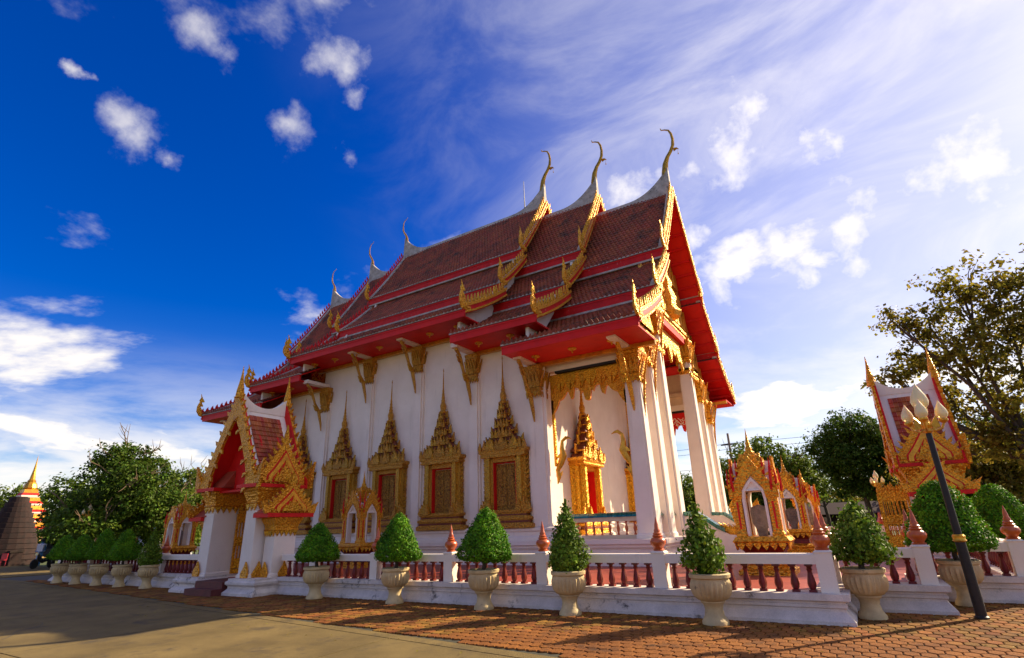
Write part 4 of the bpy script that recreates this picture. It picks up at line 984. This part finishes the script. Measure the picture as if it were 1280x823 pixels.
copy_tree(lp, (1.15, 35.6, 0), 0, 'distant lamp post peeking over the open golden gate leaf')
# ------------------------------------------------------------------ trees
def make_tree(name, label, loc, h, blobs, nleaf, leaf, mt, trunk_r=.3, seed=1, limbs=None, group=None, bare=0, lean=(0, 0)):
    rnd = random.Random(seed); r = thing(name, label, 'tree', loc, 0, group)
    cz = sum(b_[2] for b_ in blobs)/len(blobs)
    tr = MB(); fork = h*.28; tr.tube([(0, 0, -.1), (lean[0]*.2+.1, lean[1]*.2, fork*.5), (lean[0]*.5, lean[1]*.5, fork), (lean[0], lean[1], fork*1.5)], [trunk_r*1.3, trunk_r, trunk_r*.85, trunk_r*.6], 9)
    for bx, by, bz, br in blobs:
        a = Vector((lean[0]*.6, lean[1]*.6, fork)); c = Vector((bx, by, bz)); md = (a+c)/2+Vector((rnd.gauss(0, .4), rnd.gauss(0, .4), -.25*br))
        tr.tube([a, md, c, c+Vector((rnd.gauss(0, .3), rnd.gauss(0, .3), br*.6))], [trunk_r*.5, trunk_r*.34, trunk_r*.2, trunk_r*.06], 6)
        for k in range(4):
            d = Vector((rnd.gauss(0, 1), rnd.gauss(0, 1), rnd.gauss(.3, .7))).normalized(); tr.tube([md.lerp(c, .6), c+d*br*.5, c+d*br*.92], [trunk_r*.15, trunk_r*.09, trunk_r*.03], 5)
    tr.build('trunk', 'bark', r, True)
    m = MB(); pts = []; tot = sum(b_[3]**2 for b_ in blobs)
    for bx, by, bz, br in blobs:
        ncl = max(6, int(nleaf/26*br*br/tot))
        for _ in range(ncl):
            d = Vector((rnd.gauss(0, 1), rnd.gauss(0, 1), rnd.gauss(.1, .9))).normalized(); rr = br*(rnd.random()**.45)*rnd.uniform(.85, 1.12)
            c = Vector((bx, by, bz))+Vector((d.x*rr, d.y*rr, d.z*rr*.82)); cs = rnd.uniform(.4, 1.)*leaf*3.4
            for k in range(26):
                e_ = Vector((rnd.gauss(0, 1), rnd.gauss(0, 1), rnd.gauss(0, .7))); pts.append((c+e_*cs*.55, (e_.normalized()+Vector((0, 0, .7)))))
    random.seed(seed); leafcloud(m, pts, leaf); m.build('crown', mt, r)
    if bare:
        q = MB()
        for _ in range(bare):
            bx, by, bz, br = rnd.choice(blobs); d = Vector((rnd.gauss(0, 1), rnd.gauss(0, 1), rnd.gauss(.8, .5))).normalized(); p = Vector((bx, by, bz))+d*br*.6; pth = [p]
            for k in range(4): p = p+(d+Vector((rnd.gauss(0, .45), rnd.gauss(0, .45), rnd.gauss(.1, .3))))*br*.17; pth.append(p)
            q.tube(pth, [.05, .04, .03, .022, .01], 4)
            for k in range(3):
                a = pth[1+k]; d2 = (d+Vector((rnd.gauss(0, .7), rnd.gauss(0, .7), rnd.gauss(0, .5)))).normalized(); q.tube([a, a+d2*br*.2, a+d2*br*.34+Vector((0, 0, .1))], [.025, .018, .006], 4)
        q = q.build('bare_twigs', 'twig', r); q['kind'] = 'stuff'
    return r
def pt(px_, dist, z=0):
    v = fwd*F+r2*(px_-640)-u2*(655-PY); d = Vector((v.x, v.y)).normalized(); return (d.x*dist, d.y*dist, z)
make_tree('round_tree', 'large round dark green tree with bare twigs behind the shaded planters', pt(152, 48), 8.5,
          [(0, 0, 5.6, 3.0), (-2.6, 1.2, 4.2, 2.4), (2.4, -1.2, 4.6, 2.5), (-1.2, -1.6, 3.0, 2.4), (1.6, 1.4, 3.4, 2.4), (3.9, .6, 3.2, 2.0), (-3.9, -1, 2.8, 1.8), (.4, -.6, 6.6, 2.0), (0, 0, 2.0, 2.6), (2.8, -2.4, 2.0, 1.8)], 42000, .17, 'leaf_dark', .4, 11, bare=46)
make_tree('bushy_tree', 'lighter green tree growing beside the shaded gate', pt(228, 52), 7, [(0, 0, 5.0, 2.2), (-1.4, .5, 3.6, 1.9), (1.6, 0, 3.8, 2.0), (0, 0, 2.2, 2.2), (2.6, -1, 2.4, 1.8)], 16000, .2, 'leaf_light', .3, 12, bare=30)
make_tree('bushy_tree', 'pale green tree rising behind the brick kiln', pt(12, 84), 9, [(0, 0, 6.0, 2.8), (-3, .5, 4.4, 2.6), (2.6, 0, 4.4, 2.4), (0, 0, 2.6, 3.0), (-4.6, 1.5, 2.4, 2.6), (4.2, -1.5, 2.6, 2.2)], 16000, .24, 'leaf_light', .3, 13)
make_tree('bushy_tree', 'dark green tree between the pagoda and the round tree', pt(88, 70), 9, [(0, 0, 5.8, 2.6), (-2, .5, 4.0, 2.4), (2.2, 0, 4.2, 2.4), (0, 0, 2.4, 2.8), (3.6, -1, 2.6, 2.4)], 14000, .24, 'leaf_dark', .3, 14)
make_tree('feathery_tree', 'green leafy tree behind the golden stone shrines', pt(962, 62), 10,
          [(0, 0, 7.6, 2.6), (-2.4, .5, 6.0, 2.4), (2.8, 0, 6.2, 2.3), (-1.0, -.5, 4.2, 2.6), (2.0, .6, 4.0, 2.6), (4.4, 0, 4.6, 1.8), (-3.8, 0, 4.0, 2.0), (0, 0, 2.2, 2.8)], 26000, .22, 'leaf_light', .35, 15, bare=10)
make_tree('feathery_tree', 'small green tree seen between the temple columns', pt(858, 66), 7, [(0, 0, 5.2, 2.0), (1.6, 0, 3.8, 2.2), (-1.6, .4, 3.6, 2.2), (0, 0, 2.2, 2.8)], 10000, .22, 'leaf_light', .3, 16)
make_tree('dense_tree', 'dense dark tree left of the sunny gate roof', pt(1090, 58), 11,
          [(0, 0, 9.0, 2.2), (-1.8, .5, 7.6, 2.2), (2.0, 0, 7.6, 2.4), (-.4, -.6, 6.2, 2.4), (2.6, 0, 5.6, 2.2), (-2.2, 0, 5.8, 1.5), (.6, 0, 4.4, 1.9), (2.2, .3, 3.6, 1.8), (-1.4, 0, 4.2, 1.4), (3.6, 0, 4.2, 1.5)], 38000, .18, 'leaf_dark', .24, 17)
make_tree('bare_tree', 'thin half bare tree between the shrines and the dense dark tree', pt(1036, 70), 9, [(0, 0, 5.6, 2.4), (-2, 0, 4.2, 2.2), (2.2, .4, 4.4, 2.2)], 1700, .2, 'leaf_olive', .18, 18, bare=110)
make_tree('spreading_tree', 'tall spreading tree with olive leaves and dark limbs beside the sunny gate', pt(1318, 31), 13,
          [(-.4, 0, 11.2, 1.8), (-1.9, .2, 9.9, 1.25), (-3.3, -.5, 10.2, .8), (-2.6, .6, 8.4, 1.2), (-3.9, 0, 7.7, .8), (-4.6, -.2, 7.4, .45), (-1.2, -1, 8.0, 1.6), (-2.8, .4, 6.4, 1.1), (-1.0, .8, 6.2, 1.5), (-3.2, 0, 4.8, .9), (.8, 0, 9.2, 2.2), (1.2, 0, 6.6, 2.2), (-.8, 0, 4.4, 1.3), (2.4, 0, 11, 2.0)], 17000, .15, 'leaf_olive', .22, 19)
make_tree('bushy_tree', 'brownish green tree low behind the clipped topiary and sunny gate', pt(1232, 46), 7, [(0, 0, 5.0, 2.2), (-2.4, 0, 3.6, 2.0), (2.4, .5, 4.0, 2.2), (0, 0, 2.2, 2.6), (-3.4, 0, 1.9, 1.6)], 16000, .19, 'leaf_olive', .3, 20)
make_tree('bushy_tree', 'dark thicket tree below the tall spreading tree', pt(1290, 52), 8, [(0, 0, 6.2, 2.8), (-2.6, 0, 4.4, 2.4), (2.4, .5, 4.4, 2.4), (0, 0, 2.4, 2.8)], 14000, .2, 'leaf_dark', .3, 21)
make_tree('bushy_tree', 'low pale bush tree in the gap beyond the shrines', pt(1032, 92), 5, [(0, 0, 2.8, 2.0), (-3, 0, 2.0, 2.0), (3.2, .5, 2.4, 2.2), (6, 0, 2.0, 2.2), (-6, 0, 2.2, 2.2)], 12000, .26, 'leaf_light', .2, 22)
for i, (q_, dd_, lb_) in enumerate(((985, 88, 'round leafy tree in the far gap behind the shrine spires'), (1070, 96, 'round leafy tree far beyond the half bare tree'), (1130, 84, 'round leafy tree far behind the open golden gate leaf'), (1180, 76, 'round leafy tree far behind the sunny gate'), (1262, 70, 'round leafy tree far behind the tall clipped topiary'))):
    make_tree('leafy_tree', lb_, pt(q_, dd_), 7, [(0, 0, 4.6, 2.4), (-2.4, 0, 3.0, 2.2), (2.5, .5, 3.2, 2.4), (0, 0, 1.6, 2.6), (4.2, 0, 1.6, 2.0), (-4.2, 0, 1.6, 2.0)], 8000, .3, ('leaf_light', 'leaf_dark', 'leaf_olive')[i % 3], .25, 40+i, group='far trees behind the courtyard')
# ------------------------------------------------------------------ far buildings, kiln, pagoda
m = MB(); kl = thing('brick_kiln', 'dark brown brick kiln shaped like a tall cone', 'kiln', (-56, 16.35, 0))
prof = []; n = 13
for i in range(n):
    u = i/n; rr = 1.75*(1-u)**.8+.42; z = 5.0*i/n; prof += [(rr, z), (rr-.02, z+5.0/n*.86), (rr-.16, z+5.0/n*.9)]
for i in range(n):
    q = MB(); a = prof[3*i:3*i+3]; q.lathe(a+[(a[-1][0], 5.0*(i+1)/n)], 22); q.build('brick_course', 'brick_dark', kl)
q = MB(); q.box(1.5, 2.3, -.35, .35, 0, .9); q.box(1.5, 2.34, -.42, .42, .9, 1.05); q.build('kiln_mouth', 'brick_dark', kl)
pg = thing('pagoda', 'white red and gold tiered pagoda with a golden spire behind the kiln', 'pagoda', pt(26, 80))
pg.scale = (.84, .84, .84)
def tier(name, mt, prof_, cx=0): q = MB(); q.stack([(a, a, z) for a, z in prof_], cx, 0); return q.build(name, mt, pg)
tier('base', 'wall_yellow', [(4.2, 0), (4.2, .6), (3.8, .7), (3.8, .9)])
for a in range(8):
    for s in (-1, 1):
        if a < 4:
            q = MB(); q.stack([(.18, .18, .9), (.15, .15, 2.9), (.24, .24, 3.1)], -3.4+a*2.27, s*3.4); q.build('column', 'wall_yellow', pg)
            if 0 < a < 3: q = MB(); q.stack([(.18, .18, .9), (.15, .15, 2.9), (.24, .24, 3.1)], s*3.4, -3.4+a*2.27); q.build('column', 'wall_yellow', pg)
tier('hall_wall', 'cream', [(2.6, .9), (2.6, 3.1)])
z = 3.1; hw = 4.0
for k in range(5):
    tier('tier_cornice', 'white', [(hw*.94, z), (hw, z+.12), (hw, z+.30)]); tier('tier_roof', 'red', [(hw*.98, z+.302), (hw*.80, z+.62)]); tier('tier_body', 'gold_plain', [(hw*.78, z+.622), (hw*.72, z+1.05)])
    z += 1.05; hw *= .70
q = MB(); q.lathe([(.62, z), (.75, z+.2), (.62, z+.7), (.42, z+1.0), (.46, z+1.1), (.30, z+1.3), (.26, z+1.7), (.16, z+2.4), (.07, z+3.4), (.01, z+4.4)], 10); q.build('spire', 'gold_plain', pg)
bl = thing('low_building', 'long low building with a dark roof beyond the far balustrade', 'building', pt(1030, 76))
q = MB(); q.box(-7, 7, -2, 2, 0, 1.7); q.build('wall', 'brick_dark', bl)
q = MB(); q.prism([(-2.6, 1.7), (2.6, 1.7), (0, 3.0)], 'x', -7.4, 7.4); q.build('roof', 'tile_base', bl)
for k in range(5): q = MB(); q.box(-5.6+2.6*k, -4.4+2.6*k, -2.04, -1.99, .5, 1.4); q.build('window', 'window_glass', bl)
bl = thing('market_stall', 'pale shed with a light roof behind the round tree', 'building', pt(196, 62))
q = MB(); q.box(-4, 4, -1.5, 1.5, 0, 2.2); q.build('wall', 'cloth_white', bl)
q = MB(); q.prism([(-2, 2.2), (2, 2.2), (0, 2.9)], 'x', -4.3, 4.3); q.build('roof', 'metal_grey', bl)
for k in range(3): q = MB(); q.box(-3.2+2.4*k, -2.0+2.4*k, -1.54, -1.49, .6, 1.7); q.build('window', 'window_glass', bl)
# parked car, motorcycle with rider, chair
def wheel(r_, wd, M): q = MB(); q.lathe([(r_*.5, -wd/2), (r_*.92, -wd/2), (r_, -wd*.3), (r_, wd*.3), (r_*.92, wd/2), (r_*.5, wd/2)], 16, 0, 0, M); return q
cr = thing('parked_car', 'dark parked car with red tail lamps beyond the clipped shrubs', 'car', pt(64, 66), R(60))
q = MB(); q.prism([(-2.0, .35), (-2.05, .75), (-1.95, .95), (-1.2, 1.0), (.9, 1.0), (1.9, .88), (2.05, .6), (2.0, .35)], 'y', -.82, .82); q.build('body', 'dark_paint', cr)
q = MB(); q.prism([(-1.75, 1.0), (-1.35, 1.45), (.3, 1.47), (1.0, 1.0)], 'y', -.70, .70); q.build('cabin', 'window_glass', cr)
for x in (-1.25, 1.3):
    for y in (-.75, .75): wheel(.33, .2, T(x, y, .33) @ RX(R(90))).build('wheel', 'rubber', cr)
for y in (-.65, .65): q = MB(); q.box(-2.08, -2.0, y-.14, y+.14, .72, .92); q.build('tail_lamp', 'tail_red', cr)
mo = thing('motorcycle', 'dark motorcycle standing in front of the brick kiln', 'motorcycle', (-45.2, 15.2, 0), R(-60))
for x in (-.62, .62): wheel(.29, .10, T(x, 0, .29) @ RX(R(90))).build('wheel', 'rubber', mo)
q = MB(); q.tube([(-.62, 0, .32), (-.30, 0, .55), (.05, 0, .42), (.30, 0, .55), (.48, 0, .88)], [.06, .14, .13, .12, .07], 8); q.build('frame', 'dark_paint', mo, True)
q = MB(); q.tube([(-.75, 0, .80), (-.40, 0, .78), (.0, 0, .74)], [.08, .13, .09], 8, .7); q.build('seat', 'rubber', mo, True)
q = MB(); q.tube([(.62, 0, .29), (.50, 0, .80), (.44, 0, 1.02)], [.04, .04, .04], 6); q.tube([(.38, -.32, 1.05), (.44, 0, 1.0), (.38, .32, 1.05)], .02, 6); q.build('handlebar', 'metal_grey', mo)
q = MB(); q.lathe([(.02, -.04), (.09, 0), (.09, .05)], 10, 0, 0, T(.55, 0, .88) @ Matrix.Rotation(R(90), 4, 'Y')); q.build('headlight', 'lamp_glass', mo)
def make_person(label, loc, rz, joints, top, hair):
    me = bpy.data.meshes.new('person'); vs = [j_[0] for j_ in joints]; es = [(i, j_[1]) for i, j_ in enumerate(joints) if j_[1] is not None]
    me.from_pydata(vs, es, []); me.materials.append(MATS[top]); o = link('person', me, None, loc, rz)
    sk = o.modifiers.new('skin', 'SKIN')
    me2 = o.data
    if not me2.skin_vertices: 
        bpy.context.view_layer.objects.active = o
    for i, j_ in enumerate(joints): me2.skin_vertices[0].data[i].radius = (j_[2], j_[2]); me2.skin_vertices[0].data[i].use_root = (i == 0)
    o.modifiers.new('sub', 'SUBSURF').render_levels = 1
    return o
J = [((0, 0, .92), None, .15), ((0, 0, 1.15), 0, .14), ((0, 0, 1.38), 1, .16), ((0, 0, 1.50), 2, .06), ((0, .0, 1.58), 3, .085), ((0, 0, 1.70), 4, .085),
     ((.20, 0, 1.38), 2, .06), ((.26, .02, 1.10), 6, .048), ((.24, -.18, .95), 7, .035), ((-.20, 0, 1.38), 2, .06), ((-.26, .02, 1.10), 9, .048), ((-.24, -.14, .92), 10, .035),
     ((.10, 0, .85), 0, .10), ((.11, -.03, .48), 12, .07), ((.11, 0, .08), 13, .045), ((.11, -.14, .05), 14, .04), ((-.10, 0, .85), 0, .10), ((-.11, -.01, .48), 16, .07), ((-.11, .02, .08), 17, .045), ((-.11, -.12, .05), 18, .04)]
try:
    p = make_person('', (-49.6, 16.4, 0), R(40), J, 'cloth_blue', None); tag(p, 'person in blue clothes standing between the kiln and the motorcycle', 'person')
    q = MB(); q.lathe([(.02, 1.80), (.07, 1.79), (.10, 1.73), (.105, 1.66), (.09, 1.62)], 10); q.build('hair', 'rubber', p)
    q = MB(); q.stack([(.18, .15, .95), (.20, .16, 1.15), (.21, .17, 1.42), (.10, .10, 1.48)]); q.build('shirt', 'cloth_white', p)
except Exception as ex: print('person', ex)
ch_ = thing('plastic_chair', 'red plastic chair standing at the foot of the kiln', 'chair', (-53.2, 15.4, 0), R(30))
q = MB(); q.box(-.22, .22, -.22, .22, .42, .46); q.build('seat', 'red_plastic', ch_)
q = MB(); q.box(-.22, .22, .19, .23, .47, .88); q.build('backrest', 'red_plastic', ch_)
for x in (-.19, .19):
    for y in (-.19, .19): q = MB(); q.stack([(.025, .025, 0), (.02, .02, .418)], x, y); q.build('leg', 'red_plastic', ch_)
# short cracks in the road slabs
for k, (x, y, a, ln) in enumerate(((-9.2, 5.6, .3, 1.6), (-5.2, 5.9, 1.1, 1.1), (-12.5, 6.2, -.2, 2.2), (-8.0, 4.6, .8, 1.3), (-15.5, 5.4, .15, 2.4))):
    rnd = random.Random(k); P = [(x, y)]; 
    for t in range(12): a += rnd.uniform(-.5, .5)*.7; P.append((P[-1][0]+math.cos(a)*ln/12, P[-1][1]+math.sin(a)*ln/12))
    q = MB()
    for (xa, ya), (xb, yb_) in zip(P[:-1], P[1:]):
        w_ = rnd.uniform(.004, .010); q.add([(xa-w_, ya-w_, .003), (xb-w_, yb_-w_, .003), (xb+w_, yb_+w_, .003), (xa+w_, ya+w_, .003)], [(0, 1, 2, 3)])
    q.build('crack', 'joint', road)
# fallen leaves on the paving
rnd = random.Random(5); q = MB(); pts = []
for k in range(420):
    x = rnd.uniform(-16, 3); y = rnd.uniform(6.4, 10.4) if rnd.random() < .6 else rnd.uniform(9.6, 10.45)
    if x > -.6: y = rnd.uniform(7, 11.8)
    pts.append(((x, y, .022), (0, 0, 3)))
leafcloud(q, pts, .035, .5); q = q.build('fallen_leaves', 'leaf_olive'); q['kind'] = 'stuff'; q['label'] = 'small dry fallen leaves scattered on the paving'; q['category'] = 'leaves'
# utility poles and cables
pa = Vector(pt(928, 64)); pb = Vector(pt(1420, 60)); pc_ = Vector(pt(770, 66))
for p, lb_ in ((pa, 'concrete utility pole rising above the leafy tree behind the shrines'), (pb, 'concrete utility pole carrying the cables beyond the tall spreading tree'), (pc_, 'concrete utility pole carrying the cables behind the temple hall')):
    u = thing('utility_pole', lb_, 'pole', p, 0, 'utility poles behind the courtyard')
    q = MB(); q.stack([(.16, .16, 0), (.10, .10, 10.6)]); q.build('shaft', 'stone', u); q = MB(); q.box(-.9, .9, -.06, .06, 9.3, 9.45); q.build('crossarm', 'iron', u)
for k, zz in enumerate((9.5, 8.9, 7.2, 6.8)):
    for A, B_ in ((pa, pb), (pc_, pa)):
        q = MB(); q.tube([tuple(A.lerp(B_, t/8)+Vector((0, 0, zz-.35*4*(t/8)*(1-t/8)))) for t in range(9)], .018, 4)
        tag(q.build('power_cable', 'iron'), ('top', 'second', 'third', 'lowest')[k]+' power cable strung from the utility pole '+('towards the tall spreading tree' if A is pa else 'behind the temple hall'), 'cable', 'power cables')
